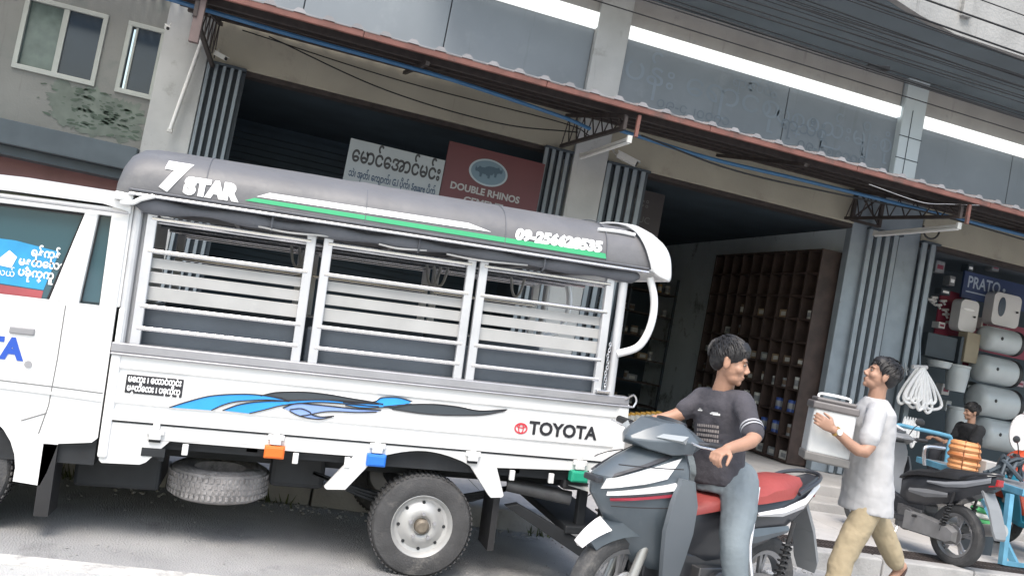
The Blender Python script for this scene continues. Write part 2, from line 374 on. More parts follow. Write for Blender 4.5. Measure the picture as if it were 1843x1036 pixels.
# folding steel gates
def gate(x0, x1, n, label, y=FY-.02):
    t = thing('folding_gate', label, 'gate', ((x0+x1)/2, y, SF), 0, 'folding steel gates at the shop fronts')
    wd = (x1-x0)/n
    for k in range(n):
        a = x0+k*wd; s_ = MB()
        s_.prism([(a, y-.03), (a+wd*.42, y-.05), (a+wd*.46, y-.03), (a+wd*.46, y+.0), (a, y+.0)], SF+.02, HZ0-.03, 'XY')
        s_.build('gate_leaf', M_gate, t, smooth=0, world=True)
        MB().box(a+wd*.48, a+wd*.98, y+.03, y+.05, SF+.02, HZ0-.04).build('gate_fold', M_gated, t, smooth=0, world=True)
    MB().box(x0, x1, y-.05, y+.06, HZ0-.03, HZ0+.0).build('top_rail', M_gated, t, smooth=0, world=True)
    return t
gate(-1.21, -.78, 5, 'five leaf folded steel gate beside the column with the white tube lamp')
gate(2.93, 3.31, 4, 'folded steel gate on the left of the middle column under the truss')
gate(3.79, 4.40, 5, 'folded steel gate on the right of the middle column under the camera')
gate(7.86, 8.42, 4, 'pale folded steel gate at the front of the wide blue column')
gate(8.78, 9.08, 2, 'narrow folded steel gate at the left of the water heater shop')

# ------------------------------------------------------------------ neighbour building at left
nb = thing('neighbour_building', 'drab green grey building with sliding windows and a dark overhang at far left', 'building', (-4, FY, 0))
def N(mb, name, m, **k): return mb.build(name, m, nb, world=True, **k)
M_drab = mat('drab_render', (.20, .205, .195), .85, var=.1, vs=1.4, bump=.1, bs=40, dirt=((.155, .175, .165), 1.6, .55), streak=((.13, .125, .115), 3.5, .60))
X0, X1 = -9., -1.725
hx = [X0, -3.16, -2.36, -2.10, -1.74, X1]; zs = [2.73, 3.36, 4.12, 4.6]
wl = MB(); yw = FY+.10
for i in range(len(hx)-1):
    for j in range(3):
        if j == 1 and i in (1, 3): continue
        if hx[i+1]-hx[i] < .03: continue
        wl.box(hx[i], hx[i+1], yw, yw+.2, zs[j], zs[j+1])
N(wl, 'wall', M_drab, smooth=0)
M_wframe = mat('window_frame', (.36, .38, .36), .45, .2, var=.06)
for (x0, x1) in ((-3.16, -2.36), (-2.10, -1.74)):
    f = MB(); e = .045
    f.box(x0-.03, x1+.02, yw-.03, yw+.02, 3.36-.035, 3.36+.02).box(x0-.03, x1+.02, yw-.03, yw+.02, 4.12-.02, 4.12+.03)
    f.box(x0-.03, x0+.02, yw-.029, yw+.02, 3.38, 4.10).box(x1-.03, x1+.02, yw-.029, yw+.02, 3.38, 4.10)
    if x1-x0 > .5: f.box((x0+x1)/2-.035, (x0+x1)/2+.025, yw-.02, yw+.03, 3.38, 4.10)
    else: f.box(x0+.06, x0+.085, yw-.015, yw+.03, 3.38, 4.1)
    fr = N(f, 'window', M_wframe, smooth=0, bevel=.004)
    inv = Matrix.Translation(-nb.location)
    if x1-x0 > .5:
        MB().box(x0+.02, (x0+x1)/2-.035, yw+.03, yw+.05, 3.38, 4.10).build('curtained_pane', mat('green_curtain_glass', (.10, .135, .125), .2, var=.2, vs=9), fr, smooth=0).matrix_parent_inverse = inv
        MB().box((x0+x1)/2+.025, x1-.03, yw+.01, yw+.03, 3.38, 4.10).build('pane', mat('navy_glass', (.02, .032, .05), .12, var=.1), fr, smooth=0).matrix_parent_inverse = inv
    else: MB().box(x0+.085, x1-.03, yw+.01, yw+.03, 3.38, 4.10).build('pane', MATS['navy_glass'], fr, smooth=0).matrix_parent_inverse = inv
pt = MB(); M_moss = mat('peeling_green', (.145, .170, .15), .9, var=.2, vs=6)
for q, (ax, az, wa, wb) in enumerate(((-2.35, 3.08, .36, .22), (-2.02, 3.04, .26, .24), (-2.6, 3.14, .2, .16), (-2.18, 2.90, .30, .12), (-2.5, 2.96, .2, .14))):
    o2 = []
    for k in range(72):
        a = 2*math.pi*k/72; rr = 1+.5*mnoise.noise(Vector((math.cos(a)*2.2, math.sin(a)*2.2, 3.3+q*4)))+.35*mnoise.noise(Vector((math.cos(a)*7, math.sin(a)*7, 1.3+q*4)))
        o2.append((ax+wa*rr*math.cos(a), max(2.74, az+wb*rr*math.sin(a))))
    pt.sheet(o2, yw-.003-.0012*q)
N(pt, 'green_stain', M_moss, smooth=0)
pt = MB(); rg_ = random.Random(4)
for k in range(150):
    cx_, cz_ = rg_.gauss(-2.22, .25), rg_.gauss(3.04, .12); L = rg_.uniform(.012, .05)
    if cz_ > 3.3 or cz_ < 2.8 or cx_ > -1.80: continue
    o2 = []
    for j in range(9):
        a = 2*math.pi*j/9; rr = 1+.6*mnoise.noise(Vector((math.cos(a)*1.5+k, math.sin(a)*1.5, k*.7)))
        o2.append((cx_+L*rr*math.cos(a), cz_+L*.32*rr*math.sin(a)+.3*L*math.sin(k)*math.cos(a)))
    pt.sheet(o2, yw-.009)
N(pt, 'peeling_fleck', mat('dark_moss', (.085, .115, .092), .9, var=.3), smooth=0)
N(MB().box(X0, X1, yw-.25, yw+.3, 2.47, 2.73), 'overhang', mat('overhang_slate', (.075, .095, .11), .8, var=.15), smooth=0, bevel=.01)
N(MB().box(X0, X1, yw-.12, yw+.3, 2.36, 2.47), 'shutter_box', mat('shutter_slate', (.055, .07, .082), .7, var=.15), smooth=0, bevel=.01)
N(MB().box(X0, X1, yw+.2, yw+.3, SF, 2.36), 'door', mat('maroon_door', (.17, .08, .078), .6, var=.2, vs=2), smooth=0)
cr = MB(); x = X0
while x < -1.5: cr.tube([(x, 9.0, 4.36), (x, FY+.4, 4.62)], .035, 6); x += .11
N(cr, 'eave', mat('eave_sheet', (.15, .185, .21), .6, var=.12, vs=4), smooth=40)
N(MB().box(X0, -1.5, 8.98, 9.04, 4.29, 4.37), 'eave_board', MATS['eave_sheet'], smooth=0)

# ------------------------------------------------------------------ awning
AY0, AY1, AZ0, AZ1 = 8.28, 10.44, 4.02, 4.46
AX0, AX1 = -1.5, 15.
aw = thing('metal_awning', 'long rusty corrugated metal awning with a red front edge over the shop fronts', 'awning', (3, AY0, 0))
def Aw(mb, name, m, **k): return mb.build(name, m, aw, world=True, **k)
def sheet_z(y): return lerp(AZ0, AZ1, (y-AY0)/(AY1-AY0))
rib = .27; nx = int((AX1-AX0)/rib); rings = []; prof = [(0, 0), (.10, 0), (.135, .035), (.185, .035), (.22, 0)]
top = []
for k in range(nx): top += [(AX0+k*rib+a, b) for a, b in prof]
sh = MB(); n = len(top)
for y in (AY0-.05, AY0+.7, AY1): 
    for a, b in top: sh.v.append(Vector((a, y, sheet_z(y)+b+.03)))
for j in range(2):
    for i in range(n-1): sh.face((j*n+i, j*n+i+1, (j+1)*n+i+1, (j+1)*n+i))
o = Aw(sh, 'roof_sheet', M_sheet, smooth=0, fixn=False)
sm = o.modifiers.new('thickness', 'SOLIDIFY'); sm.thickness = .006
lipm = mat('sheet_lip', (.26, .25, .26), .5, .2, var=.3, vs=2)
lp = MB()
for a, b in top: lp.v += [Vector((a, AY0-.055, AZ0+.024)), Vector((a, AY0-.055, AZ0+.032+b))]
for i in range(n-1): lp.face((2*i, 2*i+2, 2*i+3, 2*i+1))
Aw(lp, 'ridge_lip', lipm, smooth=0)
fa = MB()
for k in range(9):
    a = AX0+k*1.85; fa.box(a, a+1.846, AY0-.045, AY0-.005, AZ0-.040, AZ0+.024)
Aw(fa, 'red_fascia', M_redsheet, smooth=0, bevel=.006)
for y, s_ in ((8.55, .05), (9.1, .05), (9.65, .05), (10.25, .06)):
    Aw(MB().box(AX0, AX1, y-s_/2, y+s_/2, sheet_z(y)-.085, sheet_z(y)-.012), 'purlin', M_rust, smooth=0)
for xr in (-1.15, 1.0, 3.12, 5.3, 7.42, 9.6, 11.8):
    tr = MB(); zt, zb_ = sheet_z(AY0), 3.78
    tr.bar((xr, AY0+.03, AZ0-.10), (xr, AY1, AZ1-.12), .04)
    if xr in (3.12, 7.42, 11.8, -1.15):
        tr.bar((xr, AY0+.03, 3.80), (xr, AY1, 3.94 if xr > 0 else 3.85), .04).bar((xr, AY0+.03, AZ0-.1), (xr, AY0+.03, 3.78), .035)
        for k in range(7):
            y0_ = lerp(AY0+.05, AY1, k/7); y1_ = lerp(AY0+.05, AY1, (k+.5)/7); y2_ = lerp(AY0+.05, AY1, (k+1)/7)
            tr.bar((xr, y0_, lerp(3.80, 3.94, k/7)), (xr, y1_, sheet_z(y1_)-.13), .012).bar((xr, y1_, sheet_z(y1_)-.13), (xr, y2_, lerp(3.80, 3.94, (k+1)/7)), .012)
    Aw(tr, 'truss', M_rust, smooth=0)
for xr in (3.25, 7.5):
    Aw(MB().bar((xr, AY0, AZ0-.06), (xr, AY0, 3.73), .035), 'hanger', M_redsheet, smooth=0)
# upright frame bolted to the wide column under the truss
fr = MB().bar((7.5, 10.4, 3.92), (7.5, 10.4, 4.5), .05).bar((7.95, 10.4, 3.92), (7.95, 10.4, 4.5), .05).bar((7.5, 10.4, 3.95), (7.95, 10.4, 4.4), .02).bar((7.95, 10.4, 3.95), (7.5, 10.4, 4.4), .02).bar((7.5, 10.4, 3.93), (7.95, 10.4, 3.93), .035)
Aw(fr, 'wall_frame', M_rust, smooth=0)
tag(MB().bar((-1.12, 8.34, 3.55), (-1.12, 8.34, 4.6), .085, .06).build('awning_post', M_brown, smooth=0, bevel=.005), 'short brown steel post at the left end of the awning', 'post')
def pipe(name, pts, r, m, label, cat):
    tag(MB().tube(smooth_line(pts, 8), r, 8).build(name, m), label, cat)
pipe('water_pipe', [(-1.6, 8.75, 4.0), (-.4, 8.8, 3.98), (1.2, 8.9, 3.99), (2.6, 9.1, 3.96), (3.05, 9.2, 3.93)], .022, M_bluepipe, 'blue water pipe slung under the left half of the awning', 'pipe')
pipe('water_pipe', [(3.3, 8.9, 3.92), (4.4, 8.85, 3.86), (5.6, 8.9, 3.90), (7.3, 9.0, 3.95), (9.5, 9.0, 3.97), (13, 9.0, 3.97)], .022, M_bluepipe, 'blue water pipe slung under the right half of the awning', 'pipe')
pipe('loose_cable', [(-.6, 10.2, 4.28), (.8, 10.2, 4.02), (2.2, 10.2, 3.97), (3.2, 10.1, 4.08)], .008, M_cable, 'thin black cable drooping in front of the left cream beam', 'cable')
pipe('loose_cable', [(-.9, 10.3, 4.3), (1., 10.35, 4.21), (3., 10.3, 4.2), (3.4, 10.2, 4.1)], .007, M_cable, 'straight black cable along the top of the left cream beam', 'cable')
pipe('loose_cable', [(3.4, 8.5, 3.82), (4.6, 8.55, 3.72), (6.2, 8.6, 3.78), (7.4, 8.6, 3.83), (9.5, 8.6, 3.8), (13, 8.6, 3.85)], .010, M_cable, 'black cable hanging beneath the awning beside the right hand blue pipe', 'cable')
pipe('bare_wire', [(6.2, 8.4, 3.92), (6.9, 8.38, 3.87), (7.3, 8.36, 3.93), (7.7, 8.3, 4.0)], .006, M_steel, 'thin pale wire looped under the awning near the right bracket', 'wire')
# fluorescent tubes
def lamp(a, b, label):
    a, b = Vector(a), Vector(b)
    t = thing('tube_lamp', label, 'lamp', tuple((a+b)/2), 0, 'fluorescent tube lamps on the shop fronts')
    d = (b-a).normalized(); up = Vector((0, 0, 1)) if abs(d.z) < .8 else Vector((0, 1, 0))
    MB().bar(a, b, .045, .03).build('housing', M_camw, t, smooth=0, world=True)
    off = -up*.035 if abs(d.z) < .8 else Vector((0, -.035, 0))
    MB().tube([a+d*.03+off, b-d*.03+off], .018, 10).build('tube', M_tube, t, world=True)
    MB().bar(a, a+d*.04+off*.01, .05, .075).bar(b-d*.04, b, .05, .075).build('end_cap', M_camw, t, smooth=0, world=True)
lamp((-1.30, 10.34, 4.10), (-1.44, 10.34, 2.98), 'white tube lamp fixed upright on the plaster column at left')
lamp((3.2, 8.30, 3.70), (3.33, 10.2, 3.83), 'double white tube lamp slanting under the middle truss above the camera')
lamp((7.52, 8.4, 3.72), (7.75, 10.2, 3.78), 'slim tube lamp running along the right hand truss')
# cameras
def cctv(p, d, label, s=1.):
    p = Vector(p); d = Vector(d).normalized()
    t = thing('security_camera', label, 'camera', tuple(p), 0, 'security cameras on the shop front')
    MB().bar(p, p+d*.26*s, .085*s, .075*s).bar(p+d*.0+Vector((0, 0, .045*s)), p+d*.31*s+Vector((0, 0, .045*s)), .10*s, .012*s).build('camera_body', M_camw, t, smooth=0, bevel=.006, world=True)
    MB().tube([p+d*.26*s, p+d*.275*s], .032*s, 12).build('camera_lens', M_black, t, world=True)
    MB().tube([p+d*.06*s, p+d*.02*s+Vector((0, .12, .03)), p+Vector((0, .22, .10))], .014*s, 8).build('bracket_arm', M_camw, t, world=True)
cctv(at(1112, 278, 10.1), (.75, -.35, -.28), 'white box security camera under the tube lamp by the middle truss', 1.0)
cctv(at(388, 96, 10.2), (.7, -.5, -.3), 'small white security camera beside the brown post at left', .62)
cctv(at(300, 48, 9.3), (.25, -.9, -.35), 'tiny white security camera under the left eave', .5)
tag(MB().tube([Vector((8.75, 10.3, 4.06))+Vector((math.cos(a), 0, math.sin(a)))*.14 for a in [math.pi*(.1-1.15*k/12) for k in range(13)]], .014, 8).build('pipe_hook', M_black), 'black curved hook pipe on the cream beam end near the right tube lamp', 'hook')

# ------------------------------------------------------------------ shop signs
s1 = thing('shop_sign', 'white hanging signboard with black and blue Burmese lettering above the truck roof', 'sign', (1.1, 10.2, 2.6))
sy = 10.2
MB().box(.52, 1.66, sy, sy+.03, 2.50, 3.37).build('board', mat('sign_grey_white', (.27, .30, .32), .5, var=.06, vs=3), s1, smooth=0, world=True)
t = MB(); text_on(t, '\u1031မာင်\u1031အာင်မင်း', .25, (1.10, sy-.003, 3.19), bold=.006, fit=1.06); t.build('lettering', M_letk, s1, smooth=0, world=True)
t = MB(); text_on(t, 'သဲ၊ အုတ်၊ \u1031ကျာက်၊ G.I ပိုက်၊ Square ပိုက်', .115, (1.09, sy-.003, 2.97), bold=.003, fit=1.04)
text_on(t, 'သံ\u1031ချာင်းနှင့် ဘိလပ်\u1031မြ \u1031ရာင်း', .115, (1.18, sy-.003, 2.80), bold=.003, fit=.86)
t.build('lettering', mat('ink_blue', (.02, .045, .09), .5, var=0), s1, smooth=0, world=True)
MB().box(.57, .68, sy-.004, sy-.001, 2.75, 2.84).build('printed_mark', M_letk, s1, smooth=0, world=True)
s2 = thing('cement_sign', 'dark red signboard reading double rhinos cement with a blue oval emblem', 'sign', (2.3, 10.25, 2.5))
MB().box(1.67, 2.9, sy+.02, sy+.06, 2.50, 3.62).build('board', mat('sign_maroon', (.085, .018, .024), .5, var=.1, vs=2), s2, smooth=0, world=True)
def ell(cx_, cz_, a, b, n=40): return [(cx_+a*math.cos(2*math.pi*k/n), cz_+b*math.sin(2*math.pi*k/n)) for k in range(n)]
MB().sheet(ell(2.21, 3.35, .245, .165), sy+.017).build('oval_rim', mat('emblem_pale', (.27, .33, .37), .5, var=0), s2, smooth=0, world=True)
MB().sheet(ell(2.21, 3.35, .22, .145), sy+.014).build('oval_field', mat('emblem_blue', (.10, .16, .21), .5, var=0), s2, smooth=0, world=True)
rh = MB()
def rhino(cx_, cz_, s, fl):
    pts_ = [(-.95, .1), (-.8, .35), (-.45, .5), (0, .52), (.35, .48), (.6, .6), (.68, .42), (.85, .3), (.95, .55), (1.02, .2), (.95, -.02), (.7, .0), (.5, -.1), (.45, -.5), (.25, -.5), (.2, -.15), (-.35, -.15), (-.4, -.5), (-.62, -.5), (-.65, -.1), (-.85, -.1)]
    rh.sheet([(cx_+fl*a*s, cz_+b*s) for a, b in pts_], sy+.011 if fl > 0 else sy+.009)
rhino(2.26, 3.37, .12, 1); rhino(2.16, 3.34, .12, -1)
rh.build('rhino_pair', mat('emblem_dark', (.03, .065, .10), .5, var=0), s2, smooth=0, world=True)
t = MB(); text_on(t, 'DOUBLE RHINOS', .115, (2.22, sy+.015, 3.10), bold=.004, fit=.88); text_on(t, 'CEMENT', .115, (2.22, sy+.015, 2.96), bold=.004, fit=.5)
t.build('lettering', mat('sign_letter', (.28, .28, .28), .5, var=0), s2, smooth=0, world=True)
s3 = thing('hanging_board', 'dim dark signboard hanging inside the middle shop with faint letters', 'sign', (4.6, 11.2, 3.2))
MB().box(4.35, 5.0, 11.2, 11.23, 2.8, 3.8).build('board', mat('dim_board', (.035, .03, .032), .6, var=.2), s3, smooth=0, world=True)
t = MB(); text_on(t, 'ပင်း', .2, (4.62, 11.197, 3.62)); text_on(t, 'CUC', .13, (4.7, 11.197, 3.38)); t.build('lettering', mat('dim_letter', (.10, .10, .10), .6, var=0), s3, smooth=0, world=True)

# ------------------------------------------------------------------ power lines
def wire(k, y, z, dz, sag, r, label):
    pts_ = []
    for i in range(33):
        u = i/32; x = lerp(-14, 26, u); pts_.append((x, y+(u-.5)*.3, z+dz*(u-.45)-sag*4*u*(1-u)+sag))
    tag(MB().tube(pts_, r, 6).build('power_line', M_cable), label, 'power line', 'overhead power lines along the street')
wl_ = 'black overhead power line in the bundle that crosses the upper right'
zz = [4.87, 4.91, 4.95, 5.00, 5.04, 5.10, 5.14, 5.22, 5.27, 5.35, 5.44, 5.50, 5.60, 5.72, 5.86, 6.0]
for k, z in enumerate(zz):
    wire(k, 7.9+random.uniform(-.25, .25), z, random.uniform(-.42, .08), random.uniform(0, .20), random.choice([.005, .007, .008, .012]), wl_)
for k in range(6):                                            # slacker lines that cross the bundle
    wire(k, 7.6+random.uniform(-.3, .3), 5.0+.1*k, random.choice([-.9, -.7, .35, .5]), random.uniform(.1, .3), .008, 'slack black overhead line that crosses the bundle at a slant')
wire(99, 7.2, 6.0, -.1, .1, .011, 'thick topmost overhead line that crosses the pale balcony')
tag(MB().bar(at(1560, 120, 7.9), at(1600, 124, 7.9), .05, .05).build('cable_joint', M_cable, smooth=0, bevel=.01), 'small black joint clamped on the power lines', 'cable joint')
# ------------------------------------------------------------------ the truck (local frame: x to the rear, near side at y=0)
TP = R(3.5)
trk = thing('pickup_truck', 'white pickup truck with grey covered passenger cage and blue swoosh on its side', 'truck', (-.082, 5.0, 0))
trk.rotation_euler = (0, -TP, 0)
WID = 1.62
def T(mb, name, m, p=None, **k): return mb.build(name, m, p or trk, **k)
# bed
b = MB()
prof = [(0, 1.055), (0, .985), (.012, .975), (.012, .955), (0, .945), (0, .80), (.012, .79), (.012, .765), (-.004, .755), (-.004, .705), (.04, .705), (.04, 1.055)]
b.loft([[(x, y, z) for y, z in prof] for x in (-.57, 2.33)])
T(b, 'bed_side', M_white, smooth=30, bevel=.004)
b = MB(); b.loft([[(x, WID-y, z) for y, z in prof] for x in (-.57, 2.33)]); T(b, 'bed_side', M_white, smooth=30)
T(MB().box(-.57, 2.36, .02, WID-.02, .68, .70), 'bed_floor', M_under, smooth=0)
T(MB().box(-.60, -.57, .0, WID, .62, 1.30), 'headboard', M_white, smooth=0, bevel=.008)
tg = T(MB().box(2.345, 2.385, .02, WID-.02, .70, 1.06).box(2.385, 2.392, .12, WID-.12, .78, .98), 'tailgate', M_white, smooth=0, bevel=.008)
T(MB().box(2.325, 2.40, -.015, .035, .66, 1.075), 'corner_post', M_white, smooth=0, bevel=.012)
T(MB().box(-.605, -.555, -.012, .035, .50, 1.06), 'corner_post', M_white, smooth=0, bevel=.012)
for yy in (0, WID-.06):
    r_ = MB().box(-.61, 2.39, -.018+yy, .075+yy, 1.066, 1.118); r_.box(-.61, 2.42, -.024+yy, .05+yy, 1.052, 1.065)
    T(r_, 'top_rail', M_alu, smooth=0, bevel=.006)
for zz_ in (.9, .83): pass
s_ = MB()                                                      # sill with wheel arch and brackets
arch = [(1.46-.0-.36*(1-math.cos(math.pi*k/12))*.86, .615+.055*math.sin(math.pi*k/12)) for k in range(13)]
sill = [(-.575, .694), (-.575, .60), (-.595, .595), (-.595, .485), (-.58, .47), (-.39, .475), (-.36, .49), (-.255, .612), (.74, .612), (.615, .445), (.60, .425), (.615, .412), (.72, .418), (.86, .60)]
sill += [(.875, .615)]+[(lerp(.88, 1.43, k/12), .618+.058*math.sin(math.pi*k/12)) for k in range(1, 12)]+[(1.435, .61), (1.57, .445), (1.585, .432), (1.655, .438), (1.665, .45), (1.60, .612), (2.345, .645), (2.345, .694)]
s_.prism(sill, .004, .045); T(s_, 'sill', M_whited, smooth=0, bevel=.005)
T(MB().box(-.575, 2.345, .0, .05, .694, .706), 'shadow_gap', M_under, smooth=0)
for i, (x, m_) in enumerate(((-.33, None), (.30, M_orange), (.87, M_bplast), (1.44, None), (2.12, M_gplast))):
    z = .625 if i else .60
    l = MB().box(x-.045, x+.045, -.02, .006, z+.045, z+.075).box(x-.03, x+.03, -.028, .0, z+.02, z+.05).box(x-.018, x+.018, -.014, .0, z+.075, z+.105)
    lt = T(l, 'latch', M_whited, smooth=0, bevel=.005)
    T(MB().box(x-.03, x+.03, -.012, .006, z+.004, z+.016), 'latch_slot', M_under, lt, smooth=0)
    if m_: T(MB().box(x-.055, x+.055, -.035, .03, z-.055, z+.015).box(x-.05, x+.05, -.041, -.03, z-.048, z+.008), 'marker_lamp', m_, smooth=0, bevel=.008)
    elif i == 0: T(MB().box(x-.06, x+.06, -.002, .01, z-.075, z-.03), 'latch_slot', M_under, lt, smooth=0)
for x in (-.17, .42, .71, 1.70, 1.95): T(MB().box(x-.016, x+.016, -.004, .02, .545, .605), 'rope_hook', M_whited, smooth=0, bevel=.004)
T(MB().box(-.30, -.275, .02, .05, .50, .60), 'step_bracket', M_under, smooth=0)
# number plate strip and decals
T(MB().box(-.515, -.225, -.006, -.0, .855, .955), 'plate', M_letk, smooth=0, bevel=.003)
t = MB(); text_on(t, 'မ\u1031ကွး ၊ \u1031တာင်တွင်း', .05, (-.37, -.009, .932), bold=.002, fit=.27); text_on(t, 'မန္တ\u1031လး ၊ ပခုက္ကူ', .05, (-.37, -.009, .884), bold=.002, fit=.27)
T(t, 'plate_lettering', M_letter, smooth=0)
t = MB(); text_on(t, 'TOYOTA', .108, (1.985, -.004, .868), bold=.004, sx=.98); T(t, 'lettering', M_letk, smooth=0)
def ring2(mb, cx_, cz_, a, b_, th, y, n=28):
    o_ = len(mb.v)
    for s0 in (1, 0):
        for k in range(n):
            tt = 2*math.pi*k/n; mb.v.append(Vector((cx_+(a-(0 if s0 else th))*math.cos(tt), y, cz_+(b_-(0 if s0 else th))*math.sin(tt))))
    for k in range(n): mb.face((o_+k, o_+(k+1) % n, o_+n+(k+1) % n, o_+n+k))
t = MB(); ring2(t, 1.715, .862, .042, .034, .009, -.004); ring2(t, 1.715, .862, .018, .032, .007, -.0045); ring2(t, 1.715, .876, .030, .014, .007, -.005)
T(t, 'emblem', M_redl, smooth=0)
def curve_poly(pts_, k=6): return [(p.x, p.z) for p in smooth_line([(a, 0, c) for a, c in pts_], k)]
def swoosh(name, m, up, lo, y):
    o_ = curve_poly(up)+curve_poly(lo); q = MB()
    a, c = curve_poly(up, 8), curve_poly(lo, 8)
    n_ = min(len(a), len(c)); c = c[::-1]
    for i in range(n_-1): q.add([(a[i][0], y, a[i][1]), (a[i+1][0], y, a[i+1][1]), (c[i+1][0], y, c[i+1][1]), (c[i][0], y, c[i][1])], [(0, 1, 2, 3)])
    T(q, name, m, smooth=0, fixn=False)
    for e in (a, c):
        o2_ = MB().tube([(p, y-.001, z) for p, z in e], .0035, 5); T(o2_, name+'_outline', M_letk, smooth=0)
def px2l(px, py):                                             # spot on the bed side, in the truck's own frame
    p = at(px, py, 5.0); x, z = p.x+.1, p.z-.3
    return (x*math.cos(TP)+z*math.sin(TP), -x*math.sin(TP)+z*math.cos(TP)+.3)
def cr6(L): return [px2l(200+a*.4015, 640+b*.4015) for a, b in L]
swoosh('swoosh_blue', M_blue, cr6([(262, 230), (340, 205), (450, 178), (590, 170), (700, 178), (800, 200)]), cr6([(800, 203), (700, 196), (640, 198), (560, 204), (500, 220), (450, 243)])[:6], -.004)
swoosh('swoosh_blue', M_blue, cr6([(500, 243), (580, 216), (680, 203), (800, 200), (960, 196), (1200, 212)]), cr6([(1200, 226), (960, 208), (840, 212), (760, 222), (690, 240), (620, 257)]), -.005)
swoosh('swoosh_black', mat('charcoal_vinyl', (.045, .055, .065), .35, var=.08), cr6([(670, 178), (740, 163), (850, 160), (960, 170), (1080, 190), (1220, 214)]), cr6([(1220, 218), (1080, 208), (960, 196), (860, 196), (790, 196), (760, 186)]), -.003)
swoosh('swoosh_pale', M_lblue, cr6([(770, 232), (830, 212), (900, 216), (1000, 226), (1100, 236), (1210, 242)]), cr6([(1190, 250), (1100, 252), (1010, 248), (950, 250), (890, 262), (850, 268)]), -.0045)
swoosh('swoosh_pale', M_lblue, cr6([(800, 240), (850, 235), (890, 250), (900, 262), (940, 272), (1000, 268)]), cr6([(990, 272), (940, 282), (900, 280), (860, 272), (830, 262), (800, 246)]), -.0052)
swoosh('swoosh_blue', M_blue, cr6([(1040, 206), (1110, 212), (1180, 204), (1215, 186), (1290, 186), (1350, 204)]), cr6([(1330, 214), (1280, 226), (1220, 230), (1160, 232), (1110, 230), (1050, 220)]), -.0056)
swoosh('swoosh_black', MATS['charcoal_vinyl'], cr6([(1220, 226), (1340, 216), (1450, 216), (1560, 228), (1650, 244), (1775, 240)]), cr6([(1770, 244), (1680, 262), (1590, 266), (1480, 264), (1380, 256), (1260, 238)]), -.0038)
# side cages
def cage(y, near):
    for k, (a, c) in enumerate(((-.50, .345), (.44, 1.285), (1.36, 2.175))):
        pn = T(MB().box(a-.026, a+.026, y-.02, y+.02, 1.115, 1.845), 'cage_panel', M_post, smooth=0, bevel=.006)
        T(MB().box(c-.026, c+.026, y-.02, y+.02, 1.115, 1.845), 'upright', M_post, pn, smooth=0, bevel=.006)
        for z in (1.80, 1.625, 1.325, 1.205): T(MB().tube([(a, y-.012, z), (c, y-.012, z)], .0125, 10), 'rail', M_steel, pn)
        T(MB().tube([(a, y+.03, 1.785), (c, y+.03, 1.785)], .008, 8), 'rail', M_steel, pn)
        if near:
            for (z0, z1) in ((1.535, 1.59), (1.455, 1.515), (1.36, 1.435)):
                T(MB().box(a+.02, c-.02, y+.018, y+.028, z0, z1), 'slat', M_slat, pn, smooth=0, bevel=.002)
cage(.02, True); cage(WID-.04, False)
for x in (2.265,):
    for yy in (.015, WID-.05): T(MB().tube([(x, yy, 1.10), (x, yy, 1.93)], .028, 12), 'rear_pillar', M_post)
T(MB().tube([(2.215, -.005, 1.15), (2.225, -.005, 1.42)], .007, 6), 'latch_rod', M_letk)
c = MB()
for k in range(16): c.tube([Vector((2.215+.004*math.sin(k), -.012, 1.16+.018*k))+Vector((.007*math.cos(q)*(k % 2), .007*math.cos(q)*(1-k % 2), .012*math.sin(q))) for q in [math.pi*2*j/8 for j in range(8)]], .0022, 4, closed=True)
T(c, 'chain', M_steel)
T(MB().box(2.16, 2.25, -.03, .02, 1.125, 1.145), 'chain_cleat', M_steel, smooth=0, bevel=.004)
T(MB().tube(smooth_line([(2.36, -.02, 1.10), (2.41, -.025, 1.135), (2.435, -.02, 1.10), (2.42, -.02, 1.06)]), .006, 6), 'tail_hook', M_steel)
T(MB().tube(smooth_line([(2.43, .0, 1.88), (2.475, .0, 1.76), (2.485, 0, 1.64), (2.46, .0, 1.52), (2.40, .0, 1.43), (2.27, 0, 1.375)], 8), .024, 12), 'grab_handle', M_white)
T(MB().tube(smooth_line([(2.43, WID, 1.88), (2.475, WID, 1.76), (2.485, WID, 1.64), (2.46, WID, 1.52), (2.40, WID, 1.43), (2.27, WID, 1.375)], 8), .024, 12), 'grab_handle', M_white)
# pillars between cab and cage
for k, x in enumerate((-.575, -.545)): T(MB().tube([(x, .03+.05*k, 1.06), (x, .03+.05*k, 1.9)], .024, 10), 'front_pillar', M_post)
T(MB().box(-.63, -.60, .02, WID-.02, 1.30, 1.86), 'front_panel', M_white, smooth=0, bevel=.01)
# benches and back rests
for (y0, y1, yb) in ((.10, .45, .085), (WID-.45, WID-.10, WID-.14)):
    s_ = MB(); nseg = 3
    for k in range(nseg):
        a = lerp(-.54, 2.25, k/nseg); c_ = lerp(-.54, 2.25, (k+1)/nseg)-.01
        s_.box(a, c_, yb, yb+.055, 1.02, 1.318)
    T(s_, 'back_rest', M_seat, smooth=0, bevel=.018)
    T(MB().box(-.54, 2.25, y0, y1, .99, 1.06), 'bench', M_seat, smooth=0, bevel=.02)
    T(MB().box(-.52, 2.2, y0+.05, y1-.05, .70, .99), 'bench_base', M_under, smooth=0)
